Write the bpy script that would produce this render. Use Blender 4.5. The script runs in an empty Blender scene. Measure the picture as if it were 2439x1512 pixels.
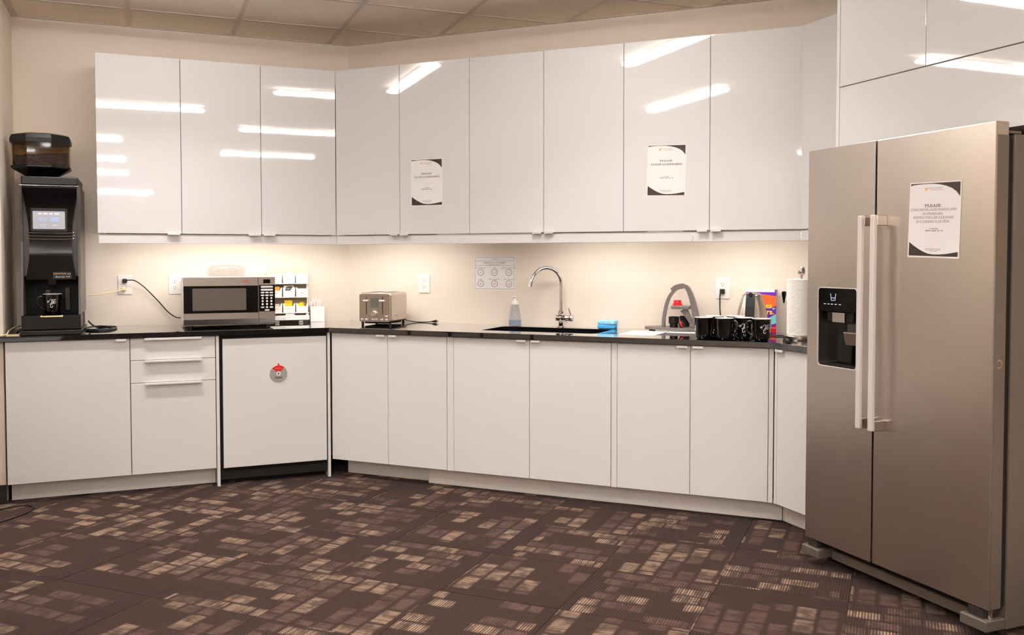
import bpy, bmesh, math, random
from mathutils import Matrix, Vector
PI = math.pi
S2 = math.sqrt(2.0)
C = bpy.context.scene.collection
sc = bpy.context.scene

# ---------------------------------------------------------------- camera
YAW, PITCH, ROLL = math.radians(22.0133), 0.0359, -0.0007
cp, sp = math.cos(PITCH), math.sin(PITCH)
fwd = Vector((math.sin(YAW)*cp, math.cos(YAW)*cp, -sp))
rt = Vector((math.cos(YAW), -math.sin(YAW), 0))
up = rt.cross(fwd)
cr, sr = math.cos(ROLL), math.sin(ROLL)
rt2 = rt*cr + up*sr
up2 = up*cr - rt*sr
cam_d = bpy.data.cameras.new('camera')
cam = bpy.data.objects.new('camera', cam_d); C.objects.link(cam)
m = Matrix((rt2, up2, -fwd)).transposed().to_4x4()
m.translation = (0, 0, 1.2927)
cam.matrix_world = m
cam_d.sensor_fit = 'HORIZONTAL'; cam_d.sensor_width = 36.0
cam_d.lens = 2173.84*36.0/2439.0
cam_d.shift_y = -58.79/2439.0
cam_d.clip_start = 0.05
sc.camera = cam
# ---------------------------------------------------------------- world, exposure, light levels
w = bpy.data.worlds.new('world'); sc.world = w; w.use_nodes = True
w.node_tree.nodes['Background'].inputs[0].default_value = (1.0, 0.93, 0.86, 1)
w.node_tree.nodes['Background'].inputs[1].default_value = 0.05
sc.view_settings.view_transform = 'Standard'
sc.view_settings.look = 'None'
sc.view_settings.gamma = 1.0
sc.view_settings.exposure = 0.10
sc.view_settings.use_curve_mapping = False
TROFFER = 38.0            # radiance of the ceiling fixtures' lenses
PUCK = 54.0              # radiance of the strip lamps under the wall cabinets
LAMP = 13.0               # watts of the down-light in each ceiling fixture

# ---------------------------------------------------------------- helpers: materials
def srgb(r, g, b):
    f = lambda c: (c/255/12.92) if c/255 <= .04045 else ((c/255+.055)/1.055)**2.4
    return (f(r), f(g), f(b), 1)

def pmat(name, col, rough=.5, metal=0., spec=.5, coat=0., noise=None, bump=None, trans=0., ior=1.45, stretch=None, alpha=None, emit=None, aniso=0.):
    m = bpy.data.materials.new(name); m.use_nodes = True
    nt = m.node_tree; p = nt.nodes['Principled BSDF']
    p.inputs['Base Color'].default_value = col
    p.inputs['Roughness'].default_value = rough
    p.inputs['Metallic'].default_value = metal
    p.inputs['Specular IOR Level'].default_value = spec
    p.inputs['Coat Weight'].default_value = coat
    p.inputs['Coat Roughness'].default_value = .02
    p.inputs['Transmission Weight'].default_value = trans
    p.inputs['IOR'].default_value = ior
    if alpha is not None: p.inputs['Alpha'].default_value = alpha
    if aniso: p.inputs['Anisotropic'].default_value = aniso
    if emit:
        p.inputs['Emission Color'].default_value = emit[0]
        p.inputs['Emission Strength'].default_value = emit[1]
    tc = nt.nodes.new('ShaderNodeTexCoord')
    vec = tc.outputs['Object']
    if stretch:
        mp = nt.nodes.new('ShaderNodeMapping'); mp.inputs['Scale'].default_value = stretch
        nt.links.new(vec, mp.inputs['Vector']); vec = mp.outputs['Vector']
    if noise:                      # (scale, amount)
        n = nt.nodes.new('ShaderNodeTexNoise'); n.inputs['Scale'].default_value = noise[0]
        n.inputs['Detail'].default_value = 4
        nt.links.new(vec, n.inputs['Vector'])
        r = nt.nodes.new('ShaderNodeMapRange')
        r.inputs['From Min'].default_value = .3; r.inputs['From Max'].default_value = .7
        r.inputs['To Min'].default_value = 1-noise[1]; r.inputs['To Max'].default_value = 1+noise[1]
        nt.links.new(n.outputs['Fac'], r.inputs['Value'])
        mx = nt.nodes.new('ShaderNodeVectorMath'); mx.operation = 'SCALE'
        mx.inputs[0].default_value = col[:3]
        nt.links.new(r.outputs['Result'], mx.inputs['Scale'])
        nt.links.new(mx.outputs['Vector'], p.inputs['Base Color'])
    if bump:                       # (scale, strength)
        n2 = nt.nodes.new('ShaderNodeTexNoise'); n2.inputs['Scale'].default_value = bump[0]
        nt.links.new(vec, n2.inputs['Vector'])
        b = nt.nodes.new('ShaderNodeBump'); b.inputs['Strength'].default_value = bump[1]
        b.inputs['Distance'].default_value = .01
        nt.links.new(n2.outputs['Fac'], b.inputs['Height'])
        nt.links.new(b.outputs['Normal'], p.inputs['Normal'])
    return m

def emat(name, col, s):
    m = bpy.data.materials.new(name); m.use_nodes = True
    nt = m.node_tree; nt.nodes.remove(nt.nodes['Principled BSDF'])
    e = nt.nodes.new('ShaderNodeEmission'); e.inputs[0].default_value = col; e.inputs[1].default_value = s
    nt.links.new(e.outputs[0], nt.nodes['Material Output'].inputs[0])
    return m

def carpet_mat():
    m = bpy.data.materials.new('carpet'); m.use_nodes = True
    nt = m.node_tree; p = nt.nodes['Principled BSDF']; L = nt.links.new
    def N(op, a, b=None, c=None):
        n = nt.nodes.new('ShaderNodeMath'); n.operation = op
        for i, v in enumerate((a, b, c)):
            if v is None: continue
            if isinstance(v, (int, float)): n.inputs[i].default_value = v
            else: L(v, n.inputs[i])
        return n.outputs[0]
    def WN(x, y, z):
        c = nt.nodes.new('ShaderNodeCombineXYZ')
        for i, v in enumerate((x, y, z)):
            if isinstance(v, (int, float)): c.inputs[i].default_value = v
            else: L(v, c.inputs[i])
        n = nt.nodes.new('ShaderNodeTexWhiteNoise'); n.noise_dimensions = '3D'
        L(c.outputs[0], n.inputs['Vector']); return n.outputs['Value']
    tc = nt.nodes.new('ShaderNodeTexCoord'); sx = nt.nodes.new('ShaderNodeSeparateXYZ')
    L(tc.outputs['Object'], sx.inputs[0])
    oi = nt.nodes.new('ShaderNodeObjectInfo')
    rnd = N('MULTIPLY', oi.outputs['Random'], 97.0)
    nz = nt.nodes.new('ShaderNodeTexNoise'); nz.inputs['Scale'].default_value = 60; nz.inputs['Detail'].default_value = 3
    L(tc.outputs['Object'], nz.inputs['Vector'])
    wob = N('MULTIPLY', N('SUBTRACT', nz.outputs['Fac'], .5), .010)
    x = N('ADD', sx.outputs['X'], wob); y = N('ADD', sx.outputs['Y'], wob)
    nl = nt.nodes.new('ShaderNodeTexNoise'); nl.inputs['Scale'].default_value = 14; nl.inputs['Detail'].default_value = 2
    L(tc.outputs['Object'], nl.inputs['Vector'])
    # rows of patches lie side by side across the ribs, cells follow along them
    yr = N('DIVIDE', N('ADD', y, .25), .080)
    row = N('FLOOR', yr)
    rr = WN(row, 3.0, rnd)
    xc = N('ADD', N('DIVIDE', N('ADD', x, .25), N('ADD', .100, N('MULTIPLY', rr, .075))), N('MULTIPLY', rr, 7.3))
    cell = N('FLOOR', xc)
    cr_ = WN(row, cell, rnd)
    fy = N('FRACT', yr); fx = N('FRACT', xc)
    def ss(v, a0, a1):
        n = nt.nodes.new('ShaderNodeMapRange'); n.interpolation_type = 'SMOOTHSTEP'
        n.inputs['From Min'].default_value = a0; n.inputs['From Max'].default_value = a1
        L(v, n.inputs['Value']); return n.outputs['Result']
    e1 = N('MULTIPLY', ss(fy, .02, .16), ss(N('SUBTRACT', N('ADD', .86, N('MULTIPLY', cr_, .14)), fy), 0, .16))
    e2 = N('MULTIPLY', N('MULTIPLY', ss(fx, .01, .10), ss(N('SUBTRACT', 1.0, fx), .01, .10)), N('ADD', .35, N('MULTIPLY', ss(nl.outputs['Fac'], .36, .56), .65)))
    edge = N('MULTIPLY', e1, e2)
    # one side of each tile is left as plain ribs
    side = N('SUBTRACT', WN(1.0, 2.0, rnd), .5)
    plain = N('GREATER_THAN', N('ADD', x, N('MULTIPLY', N('FLOOR', N('MULTIPLY', rr, 3.0)), .03)), N('ADD', -.16, N('MULTIPLY', side, .16)))
    mask = N('MULTIPLY', edge, plain)
    tan_ = N('MULTIPLY', mask, N('MULTIPLY', N('GREATER_THAN', cr_, .66), N('ADD', .25, N('MULTIPLY', nl.outputs['Fac'], .95))))
    mauve = N('MULTIPLY', mask, N('MULTIPLY', N('GREATER_THAN', cr_, .30), N('LESS_THAN', cr_, .66)))
    # ribs run along y
    rib = N('SINE', N('MULTIPLY', N('ADD', sx.outputs['X'], N('MULTIPLY', wob, .15)), 2*PI/.0105))
    ribm = nt.nodes.new('ShaderNodeMapRange'); ribm.interpolation_type = 'SMOOTHSTEP'
    ribm.inputs['From Min'].default_value = -.35; ribm.inputs['From Max'].default_value = .85
    L(rib, ribm.inputs['Value']); rv = ribm.outputs['Result']
    thread = N('MULTIPLY', N('ADD', .16, N('MULTIPLY', rv, .84)), N('ADD', .45, N('MULTIPLY', WN(N('FLOOR', N('DIVIDE', sx.outputs['X'], .0105)), row, rnd), .85)))
    def mixc(f, a, b):
        n = nt.nodes.new('ShaderNodeMix'); n.data_type = 'RGBA'
        for s, v in ((0, f), (6, a), (7, b)):
            if isinstance(v, tuple): n.inputs[s].default_value = v
            else: L(v, n.inputs[s])
        return n.outputs[2]
    dk = mixc(N('ADD', .62, N('MULTIPLY', N('SUBTRACT', rv, .62), N('SUBTRACT', .80, N('MULTIPLY', plain, .45)))), CARPET[0], CARPET[1])
    mv = mixc(thread, CARPET[1], CARPET[2])
    tn = mixc(thread, CARPET[1], CARPET[3])
    col = mixc(tan_, mixc(mauve, dk, mv), tn)
    n3 = nt.nodes.new('ShaderNodeTexNoise'); n3.inputs['Scale'].default_value = 420; n3.inputs['Detail'].default_value = 2
    L(tc.outputs['Object'], n3.inputs['Vector'])
    g = nt.nodes.new('ShaderNodeVectorMath'); g.operation = 'SCALE'
    L(col, g.inputs[0]); L(N('ADD', .05, N('MULTIPLY', n3.outputs['Fac'], 1.9)), g.inputs['Scale'])
    L(g.outputs['Vector'], p.inputs['Base Color'])
    p.inputs['Roughness'].default_value = .95; p.inputs['Specular IOR Level'].default_value = .1
    p.inputs['Sheen Weight'].default_value = .05
    b = nt.nodes.new('ShaderNodeBump'); b.inputs['Strength'].default_value = .6; b.inputs['Distance'].default_value = .004
    L(N('ADD', rv, n3.outputs['Fac']), b.inputs['Height']); L(b.outputs['Normal'], p.inputs['Normal'])
    return m
CARPET = (srgb(32, 20, 16), srgb(66, 44, 36), srgb(100, 76, 68), srgb(178, 149, 124))

MT = {}
MT['wall'] = pmat('wall_paint', srgb(229, 215, 199), .6, noise=(3, .012), bump=(220, .03))
MT['ceil'] = pmat('ceiling_tile', srgb(244, 230, 212), .9, noise=(90, .035), bump=(160, .12))
MT['tee'] = pmat('ceiling_tee', srgb(206, 190, 176), .45, noise=(8, .02))
MT['carpet'] = carpet_mat()
MT['rubber'] = pmat('black_rubber_base', srgb(30, 26, 25), .5, noise=(12, .1))
MT['gloss'] = pmat('glossy_white_door', srgb(217, 214, 213), .03, spec=.5, coat=.5, noise=(1.5, .006), bump=(9, .012))
MT['satin'] = pmat('satin_white_door', srgb(222, 217, 213), .22, spec=.4, noise=(1.5, .008), bump=(12, .01))
MT['carc'] = pmat('white_carcass', srgb(222, 214, 208), .4, noise=(4, .01))
MT['kick'] = pmat('white_plinth', srgb(232, 224, 216), .35, noise=(6, .02))
MT['alu'] = pmat('white_metal_pull', srgb(226, 222, 220), .3, metal=.25, noise=(20, .02))
MT['counter'] = pmat('black_glossy_stone', srgb(13, 12, 14), .04, spec=1.0, coat=1.0, noise=(60, .3))
MT['sink'] = pmat('dark_composite', srgb(38, 30, 27), .35, noise=(150, .2))
MT['chrome'] = pmat('chrome', srgb(225, 222, 220), .06, metal=1, noise=(5, .02))
MT['steel'] = pmat('brushed_steel', srgb(205, 196, 187), .30, metal=1, noise=(1.6, .06), stretch=(1, 16, 1.0), bump=None)
MT['steel2'] = pmat('appliance_steel', srgb(200, 190, 182), .26, metal=1, noise=(5, .05), stretch=(1, 1, 40), bump=(40, .012))
MT['steelc'] = pmat('fridge_case_grey', srgb(120, 108, 98), .45, metal=.5, noise=(5, .04))
MT['handle'] = pmat('satin_aluminium', srgb(222, 212, 205), .32, metal=.3, noise=(6, .02))
MT['blk'] = pmat('black_plastic', srgb(15, 13, 13), .34, spec=.35, noise=(20, .12))
MT['blkg'] = pmat('gloss_black_plastic', srgb(8, 7, 8), .10, spec=.28, noise=(10, .1))
MT['blkm'] = pmat('matte_black', srgb(14, 13, 13), .7, noise=(20, .1))
MT['dgrey'] = pmat('dark_grey_plastic', srgb(48, 43, 42), .42, noise=(20, .06))
MT['white'] = pmat('white_plastic', srgb(236, 230, 224), .35, noise=(10, .01))
MT['cream'] = pmat('cream_plastic', srgb(216, 206, 176), .4, noise=(10, .02))
MT['paper'] = pmat('paper', srgb(232, 226, 223), .55, noise=(8, .008))
MT['ink'] = pmat('black_ink', srgb(40, 34, 33), .5, noise=(30, .1))
MT['inkb'] = pmat('brown_black_print', srgb(58, 46, 42), .4, noise=(14, .25), stretch=(1, 1, 3))
MT['inkg'] = pmat('grey_ink', srgb(150, 138, 132), .6, noise=(30, .05))
MT['orange'] = pmat('orange_ink', srgb(238, 170, 110), .6, noise=(30, .05))
MT['red'] = pmat('red_plastic', srgb(214, 22, 26), .35, noise=(10, .05))
MT['redink'] = pmat('red_ink', srgb(190, 60, 50), .5, noise=(20, .05))
MT['glass'] = pmat('clear_glass', (.12, .12, .12, 1), .03, spec=1.0, coat=.6, noise=(3, .005), alpha=.14)
MT['clear'] = pmat('clear_plastic', srgb(180, 180, 182), .05, noise=(3, .005), alpha=.26)
MT['blue'] = pmat('blue_soap', srgb(90, 160, 235), .1, trans=.75, ior=1.33, noise=(3, .02))
MT['sponge'] = pmat('blue_sponge', srgb(70, 160, 215), .9, noise=(120, .25), bump=(150, .6))
MT['spongel'] = pmat('pale_blue_sponge', srgb(150, 205, 232), .9, noise=(120, .2), bump=(150, .6))
MT['press'] = pmat('grey_cast_metal', srgb(112, 104, 102), .38, metal=.35, noise=(90, .1), bump=(200, .05))
MT['mug'] = pmat('black_glazed_ceramic', srgb(9, 8, 9), .08, coat=.6, noise=(8, .1))
MT['mugin'] = pmat('white_glazed_ceramic', srgb(232, 224, 214), .15, coat=.3, noise=(8, .01))
MT['logo'] = pmat('white_print', srgb(228, 224, 224), .4, noise=(20, .02))
MT['towel'] = pmat('paper_towel', srgb(240, 234, 226), .95, noise=(60, .015), bump=(70, .35))
MT['purple'] = pmat('purple_card', srgb(104, 34, 158), .4, noise=(12, .05))
MT['teal'] = pmat('teal_print', srgb(120, 212, 205), .45, noise=(12, .04))
MT['orangep'] = pmat('orange_print', srgb(240, 104, 34), .45, noise=(9, .12))
MT['yellow'] = pmat('yellow_print', srgb(248, 200, 40), .45, noise=(12, .04))
MT['amber'] = pmat('amber_card', srgb(222, 150, 60), .6, noise=(20, .05))
MT['beans'] = pmat('coffee_beans', srgb(32, 22, 19), .5, noise=(90, .5), bump=(90, 1.0))
MT['smoke'] = pmat('smoked_plastic', srgb(70, 45, 24), .04, coat=.5, noise=(3, .02), alpha=.16)
MT['cardin'] = pmat('amber_hopper_back', srgb(226, 172, 96), .5, noise=(6, .08))
MT['cordb'] = pmat('black_cord', srgb(20, 17, 17), .45, noise=(30, .1))
MT['cordw'] = pmat('beige_cord', srgb(222, 196, 156), .45, noise=(30, .04))
MT['brass'] = pmat('pale_brass', srgb(226, 190, 140), .22, metal=1, noise=(20, .05))
MT['screen'] = pmat('lit_screen', srgb(20, 20, 24), .2, noise=(4, .02), emit=(srgb(206, 198, 200), .75))
MT['scrblue'] = pmat('screen_icon_blue', srgb(20, 20, 40), .2, noise=(4, .02), emit=(srgb(176, 186, 235), 1.0))
MT['scrwhite'] = pmat('screen_icon_white', srgb(40, 40, 40), .2, noise=(4, .02), emit=(srgb(240, 240, 250), 1.0))
MT['lcd'] = pmat('green_grey_lcd', srgb(100, 102, 94), .25, noise=(6, .03))
MT['cheek'] = pmat('grey_cheek_plastic', srgb(74, 65, 63), .36, noise=(20, .05))
MT['mesh'] = pmat('microwave_window', srgb(96, 86, 82), .12, spec=.6, noise=(500, .15))
MT['blacklb'] = pmat('black_label', srgb(26, 24, 24), .4, noise=(20, .1))
MT['greypl'] = pmat('grey_disc', srgb(172, 164, 158), .35, metal=.3, noise=(14, .04))
for k_, q_ in (('lens_low', .5), ('lens_mid', 1.05), ('lens_high', 1.9)): MT[k_] = emat('fixture_'+k_, (1.0, .985, .97, 1), TROFFER*q_)   # dimmed, normal and full tubes
MT['puck'] = emat('puck_lens', (1.0, .965, .94, 1), PUCK)
MT['skin'] = pmat('skin_tone_print', srgb(236, 206, 182), .6, noise=(20, .05))

# ---------------------------------------------------------------- helpers: meshes
class MB:
    def __init__(s): s.v = []; s.f = []; s.sm = []
    def add(s, vs, fs, mat=None, smooth=False):
        o = len(s.v)
        s.v += [tuple(mat @ Vector(v)) if mat else tuple(v) for v in vs]
        s.f += [tuple(i+o for i in f) for f in fs]; s.sm += [smooth]*len(fs)
        return s
    def addbm(s, bm, mat=None, smooth=False):
        bm.verts.ensure_lookup_table(); bm.verts.index_update()
        s.add([v.co[:] for v in bm.verts], [[v.index for v in f.verts] for f in bm.faces], mat, smooth); bm.free(); return s
    def box(s, x0, x1, y0, y1, z0, z1, bev=0., seg=1, mat=None):
        bm = bmesh.new(); bmesh.ops.create_cube(bm, size=1)
        for v in bm.verts:
            v.co = Vector(((x0+x1)/2+v.co.x*(x1-x0), (y0+y1)/2+v.co.y*(y1-y0), (z0+z1)/2+v.co.z*(z1-z0)))
        if bev > 0: bmesh.ops.bevel(bm, geom=bm.edges[:], offset=bev, segments=seg, affect='EDGES', profile=.5)
        return s.addbm(bm, mat)
    def lathe(s, prof, cx=0, cy=0, n=32, mat=None, smooth=True, a0=0., a1=2*PI):
        full = abs(a1-a0-2*PI) < 1e-6; k = n if full else n+1
        vs = []; fs = []
        for (r, z) in prof:
            for i in range(k):
                a = a0+(a1-a0)*i/n; vs.append((cx+r*math.cos(a), cy+r*math.sin(a), z))
        for j in range(len(prof)-1):
            for i in range(n if full else k-1):
                i2 = (i+1) % k
                fs.append((j*k+i, j*k+i2, (j+1)*k+i2, (j+1)*k+i))
        s.add(vs, fs, mat, smooth)
        return s
    def cyl(s, cx, cy, z0, z1, r, n=24, r1=None, mat=None, bev=0.):
        r1 = r if r1 is None else r1
        if bev: prof = [(1e-5, z0), (r-bev, z0), (r, z0+bev), (r1, z1-bev), (r1-bev, z1), (1e-5, z1)]
        else: prof = [(1e-5, z0), (r, z0), (r, z0), (r1, z1), (r1, z1), (1e-5, z1)]
        return s.lathe(prof, cx, cy, n, mat, smooth=False if not bev and n < 12 else True)
    def tube(s, pts, r, n=10, cap=True, smooth=True, rs=None):
        P = [Vector(p) for p in pts]; k = len(P); vs = []; fs = []
        up_ = None
        for i, p in enumerate(P):
            t = (P[min(i+1, k-1)]-P[max(i-1, 0)]).normalized()
            if up_ is None:
                up_ = Vector((0, 0, 1)) if abs(t.z) < .9 else Vector((1, 0, 0))
            a = (up_ - t*up_.dot(t))
            if a.length < 1e-5: a = t.orthogonal()
            a.normalize(); up_ = a; b = t.cross(a)
            rad = rs[i] if rs else r
            for j in range(n):
                q = 2*PI*j/n; vs.append(tuple(p+a*math.cos(q)*rad+b*math.sin(q)*rad))
        for i in range(k-1):
            for j in range(n):
                fs.append((i*n+j, i*n+(j+1) % n, (i+1)*n+(j+1) % n, (i+1)*n+j))
        if cap: fs += [tuple(range(n-1, -1, -1)), tuple((k-1)*n+j for j in range(n))]
        return s.add(vs, fs, None, smooth)
    def prism(s, poly, z0, z1, mat=None):
        n = len(poly)
        vs = [(x, y, z0) for x, y in poly]+[(x, y, z1) for x, y in poly]
        fs = [tuple(range(n-1, -1, -1)), tuple(range(n, 2*n))]+[(i, (i+1) % n, n+(i+1) % n, n+i) for i in range(n)]
        return s.add(vs, fs, mat)
    def plate(s, poly, y0, y1):            # polygon in (x,z), thickness along y
        n = len(poly)
        vs = [(x, y0, z) for x, z in poly]+[(x, y1, z) for x, z in poly]
        fs = [tuple(range(n)), tuple(range(2*n-1, n-1, -1))]+[(i, n+i, n+(i+1) % n, (i+1) % n) for i in range(n)]
        return s.add(vs, fs)
    def strip(s, pts, wd, y0, y1):         # ribbon along (x,z) points
        n = len(pts); l = []; r = []
        for i in range(n):
            a = pts[max(i-1, 0)]; b = pts[min(i+1, n-1)]
            dx, dz = b[0]-a[0], b[1]-a[1]; q = math.hypot(dx, dz) or 1
            ww = wd[i] if isinstance(wd, (list, tuple)) else wd
            l.append((pts[i][0]-dz/q*ww/2, pts[i][1]+dx/q*ww/2)); r.append((pts[i][0]+dz/q*ww/2, pts[i][1]-dx/q*ww/2))
        for i in range(n-1): s.plate([l[i], r[i], r[i+1], l[i+1]], y0, y1)
        return s
    def mesh(s, name):
        me = bpy.data.meshes.new(name); me.from_pydata(s.v, [], s.f)
        bm = bmesh.new(); bm.from_mesh(me)
        bmesh.ops.remove_doubles(bm, verts=bm.verts, dist=1e-6)
        bmesh.ops.recalc_face_normals(bm, faces=bm.faces); bm.to_mesh(me); bm.free()
        if any(s.sm):
            me.polygons.foreach_set('use_smooth', [True]*len(me.polygons))
            me.set_sharp_from_angle(angle=math.radians(40))
        me.update(); return me

def obj(name, mb, mat, parent=None, loc=(0, 0, 0), rotz=0.):
    me = mb.mesh(name) if isinstance(mb, MB) else mb
    if not me.materials: me.materials.append(MT[mat] if isinstance(mat, str) else mat)
    o = bpy.data.objects.new(name, me); C.objects.link(o)
    o.parent = parent; o.location = loc; o.rotation_euler = (0, 0, rotz)
    return o
def tag(o, label, cat, group=None):
    o['label'] = label; o['category'] = cat
    if group: o['group'] = group
    return o
def thing(name, label, cat, loc=(0, 0, 0), rotz=0., group=None):
    o = bpy.data.objects.new(name, None); C.objects.link(o)
    o.location = loc; o.rotation_euler = (0, 0, rotz); o.empty_display_size = .05
    return tag(o, label, cat, group)
def struct(o): o['kind'] = 'structure'; return o
def bxo(name, mat, parent, x0, x1, y0, y1, z0, z1, bev=0., seg=1):
    return obj(name, MB().box(x0, x1, y0, y1, z0, z1, bev, seg), mat, parent)
def dup(o, parent=None):
    c = o.copy(); C.objects.link(c); c.parent = parent
    for ch in list(o.children): dup(ch, c)
    return c
RB, RC = -PI/4, -PI/2                       # headings of the slanted and the right-hand run
def B(u, m_, z=0.): return ((u+m_)/S2, (m_-u)/S2, z)
def rrect(x0, x1, z0, z1, r, n=6):
    out = []
    for cx, cz, a in ((x1-r, z1-r, 0), (x0+r, z1-r, PI/2), (x0+r, z0+r, PI), (x1-r, z0+r, 1.5*PI)):
        for i in range(n+1): out.append((cx+r*math.cos(a+PI/2*i/n), cz+r*math.sin(a+PI/2*i/n)))
    return out
def bold(t):                                # serif bold capitals of the mathematical alphabet
    return ''.join(chr(0x1D400+ord(c)-65) if 'A' <= c <= 'Z' else c for c in t)
def text_mb(t, x, z, size, y0=-.0004, align='CENTER', off=0., width=None):
    cu = bpy.data.curves.new('t', 'FONT'); cu.body = t; cu.size = size; cu.align_x = align; cu.align_y = 'CENTER'
    cu.resolution_u = 2; cu.offset = off; cu.fill_mode = 'FRONT'
    o = bpy.data.objects.new('t', cu); C.objects.link(o)
    dg = bpy.context.evaluated_depsgraph_get(); me = bpy.data.meshes.new_from_object(o.evaluated_get(dg))
    xs = [v.co.x for v in me.vertices] or [0]
    k = 1.
    if width: k = width/max(max(xs)-min(xs), 1e-6)
    mb = MB(); mb.add([(x+v.co.x*k, y0, z+v.co.y) for v in me.vertices], [tuple(p.vertices) for p in me.polygons])
    bpy.data.objects.remove(o); bpy.data.curves.remove(cu); bpy.data.meshes.remove(me)
    return mb
def dashes(x0, x1, z, h, y=-.0004, seed=0, words=None):
    r = random.Random(seed); mb = MB(); x = x0
    while x < x1-.002:
        wl = min(r.uniform(.35, 1.)*(x1-x0)*.3, x1-x); mb.plate([(x, z-h/2), (x+wl, z-h/2), (x+wl, z+h/2), (x, z+h/2)], y, y+.0003); x += wl+h*1.2
    return mb

# ================================================================= structure
K, CB = .893, .865                    # worktop top / underside
D0, D1 = .106, .861                   # base doors
UB, UT, RZ = 1.447, 2.459, 1.389      # wall-cabinet doors, bottom of light rail
YA, YU, YW = 5.431, 5.668, 6.060      # run A: base fronts, wall-cabinet fronts, wall
MBs, MU, MW = 4.567, 4.797, 5.190     # run B (slanted): same, as distance along its normal
XC, XU, XW = 2.838, 3.065, 3.468      # run C: same
ZC = 2.709
RX0, RY0 = -3.2, -10.0
CXA = MW*S2-YW                        # wall corner A/B  (x)
CYC = MW*S2-XW                        # wall corner B/C  (y)
room = [(RX0, RY0), (XW, RY0), (XW, CYC), (CXA, YW), (RX0, YW)]

fl = struct(obj('floor', MB().prism(room, -.05, -.006), 'carpet'))
# carpet tiles, laid quarter-turned and square to the slanted wall
TP = .4935
def clip(poly, walls):
    for (nx, ny, d) in walls:         # keep nx*x+ny*y <= d
        out = []
        for i in range(len(poly)):
            a, b = poly[i], poly[(i+1) % len(poly)]
            da, db = nx*a[0]+ny*a[1]-d, nx*b[0]+ny*b[1]-d
            if da <= 0: out.append(a)
            if (da < 0 < db) or (db < 0 < da):
                t = da/(da-db); out.append((a[0]+(b[0]-a[0])*t, a[1]+(b[1]-a[1])*t))
        poly = out
        if len(poly) < 3: return None
    return poly
tile_me = MB().box(-TP/2+.0006, TP/2-.0006, -TP/2+.0006, TP/2-.0006, -.005, 0, .0012).mesh('carpet_tile')
tile_me.materials.append(MT['carpet'])
for i in range(-12, 10):
    for j in range(-4, 8):
        u, v = -1.145+TP*(i+.5), 3.14+TP*(j+.5)
        x, y, _ = B(u, v)
        if not (-1.9 < x < 3.1 and 1.6 < y < 5.75): continue
        if (x+y)/S2 > 4.95: continue
        t = bpy.data.objects.new('carpet_tile', tile_me); C.objects.link(t); t.parent = fl
        t.location = (x, y, 0); t.rotation_euler = (0, 0, RB + (PI/2 if (i+j) % 2 else 0) + (PI if (i*7+j*3) % 4 > 1 else 0))

def wallbox(name, a, b, th=.12, z1=3.0):   # wall whose room face runs a -> b, body to the right of travel
    dx, dy = b[0]-a[0], b[1]-a[1]; q = math.hypot(dx, dy); nx, ny = dy/q*th, -dx/q*th
    o = obj(name, MB().prism([a, b, (b[0]+nx, b[1]+ny), (a[0]+nx, a[1]+ny)], -.05, z1), 'wall')
    return struct(o)
wallbox('wall_back', (CXA, YW), (RX0, YW))
wallbox('wall_diagonal', (XW, CYC), (CXA, YW))
wallbox('wall_right', (XW, RY0), (XW, CYC))
wallbox('wall_front', (RX0, RY0), (XW, RY0))
wallbox('wall_far_left', (RX0, YW), (RX0, RY0))
# short return wall that closes the run on the left
XL, YL = -.690, 5.468
struct(obj('wall_left', MB().box(XL-.16, XL, YL, YW-.0005, 0, ZC+.02, .003), 'wall'))
struct(obj('baseboard_left', MB().box(XL-.165, XL+.004, YL-.006, YL-.0005, .0, .102, .001), 'rubber'))

# ceiling: slab, tees, lay-in tiles (those in front of the cabinets one by one)
ce = struct(obj('ceiling', MB().prism(room, ZC+.03, ZC+.12), 'ceil'))
walls = [(0, 1, YW), (1/S2, 1/S2, MW), (1, 0, XW)]
gx = [-.665+.6055*k for k in range(-9, 8)]
gy = [5.645+.61-.61*k for k in range(0, 27)]
rest = MB(); tees = []
for a in range(len(gx)-1):
    for b in range(len(gy)-1):
        x0, x1, y1, y0 = gx[a]+.0125, gx[a+1]-.0125, gy[b]-.0125, gy[b+1]+.0125
        if x1 > XL and x0 < XL and y0 > YL-.3: x0 = XL+.02
        poly = clip([(x0, y0), (x1, y0), (x1, y1), (x0, y1)], [(0, 1, YW-.018), (1/S2, 1/S2, MW-.018), (1, 0, XW-.018)])
        if not poly: continue
        near = x1 > -1.3 and y0 > 2.0
        if near: obj('ceiling_tile', MB().prism(poly, ZC+.004, ZC+.019), 'ceil', ce)
        else: rest.prism(poly, ZC+.004, ZC+.019)
o = obj('far_ceiling_tiles', rest, 'ceil', ce); o['kind'] = 'stuff'
def teebar(poly):
    p = clip(poly, walls)
    if p: obj('ceiling_tee', MB().prism(p, ZC, ZC+.028), 'tee', ce)
for x in gx: teebar([(x-.0125, RY0), (x+.0125, RY0), (x+.0125, YW), (x-.0125, YW)])
for k in range(len(gy)):
    y = gy[k]; mbx = MB()
    for a in range(len(gx)-1):
        p = clip([(gx[a]+.0125, y-.0125), (gx[a+1]-.0125, y-.0125), (gx[a+1]-.0125, y+.0125), (gx[a]+.0125, y+.0125)], walls)
        if p: mbx.prism(p, ZC+.0004, ZC+.028)
    if mbx.v: obj('ceiling_cross_tee', mbx, 'tee', ce)
def angle(a, b):
    dx, dy = b[0]-a[0], b[1]-a[1]; q = math.hypot(dx, dy); nx, ny = dy/q*.02, -dx/q*.02
    obj('wall_angle', MB().prism([a, b, (b[0]+nx, b[1]+ny), (a[0]+nx, a[1]+ny)], ZC-.0015, ZC+.02), 'tee', ce)
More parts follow.
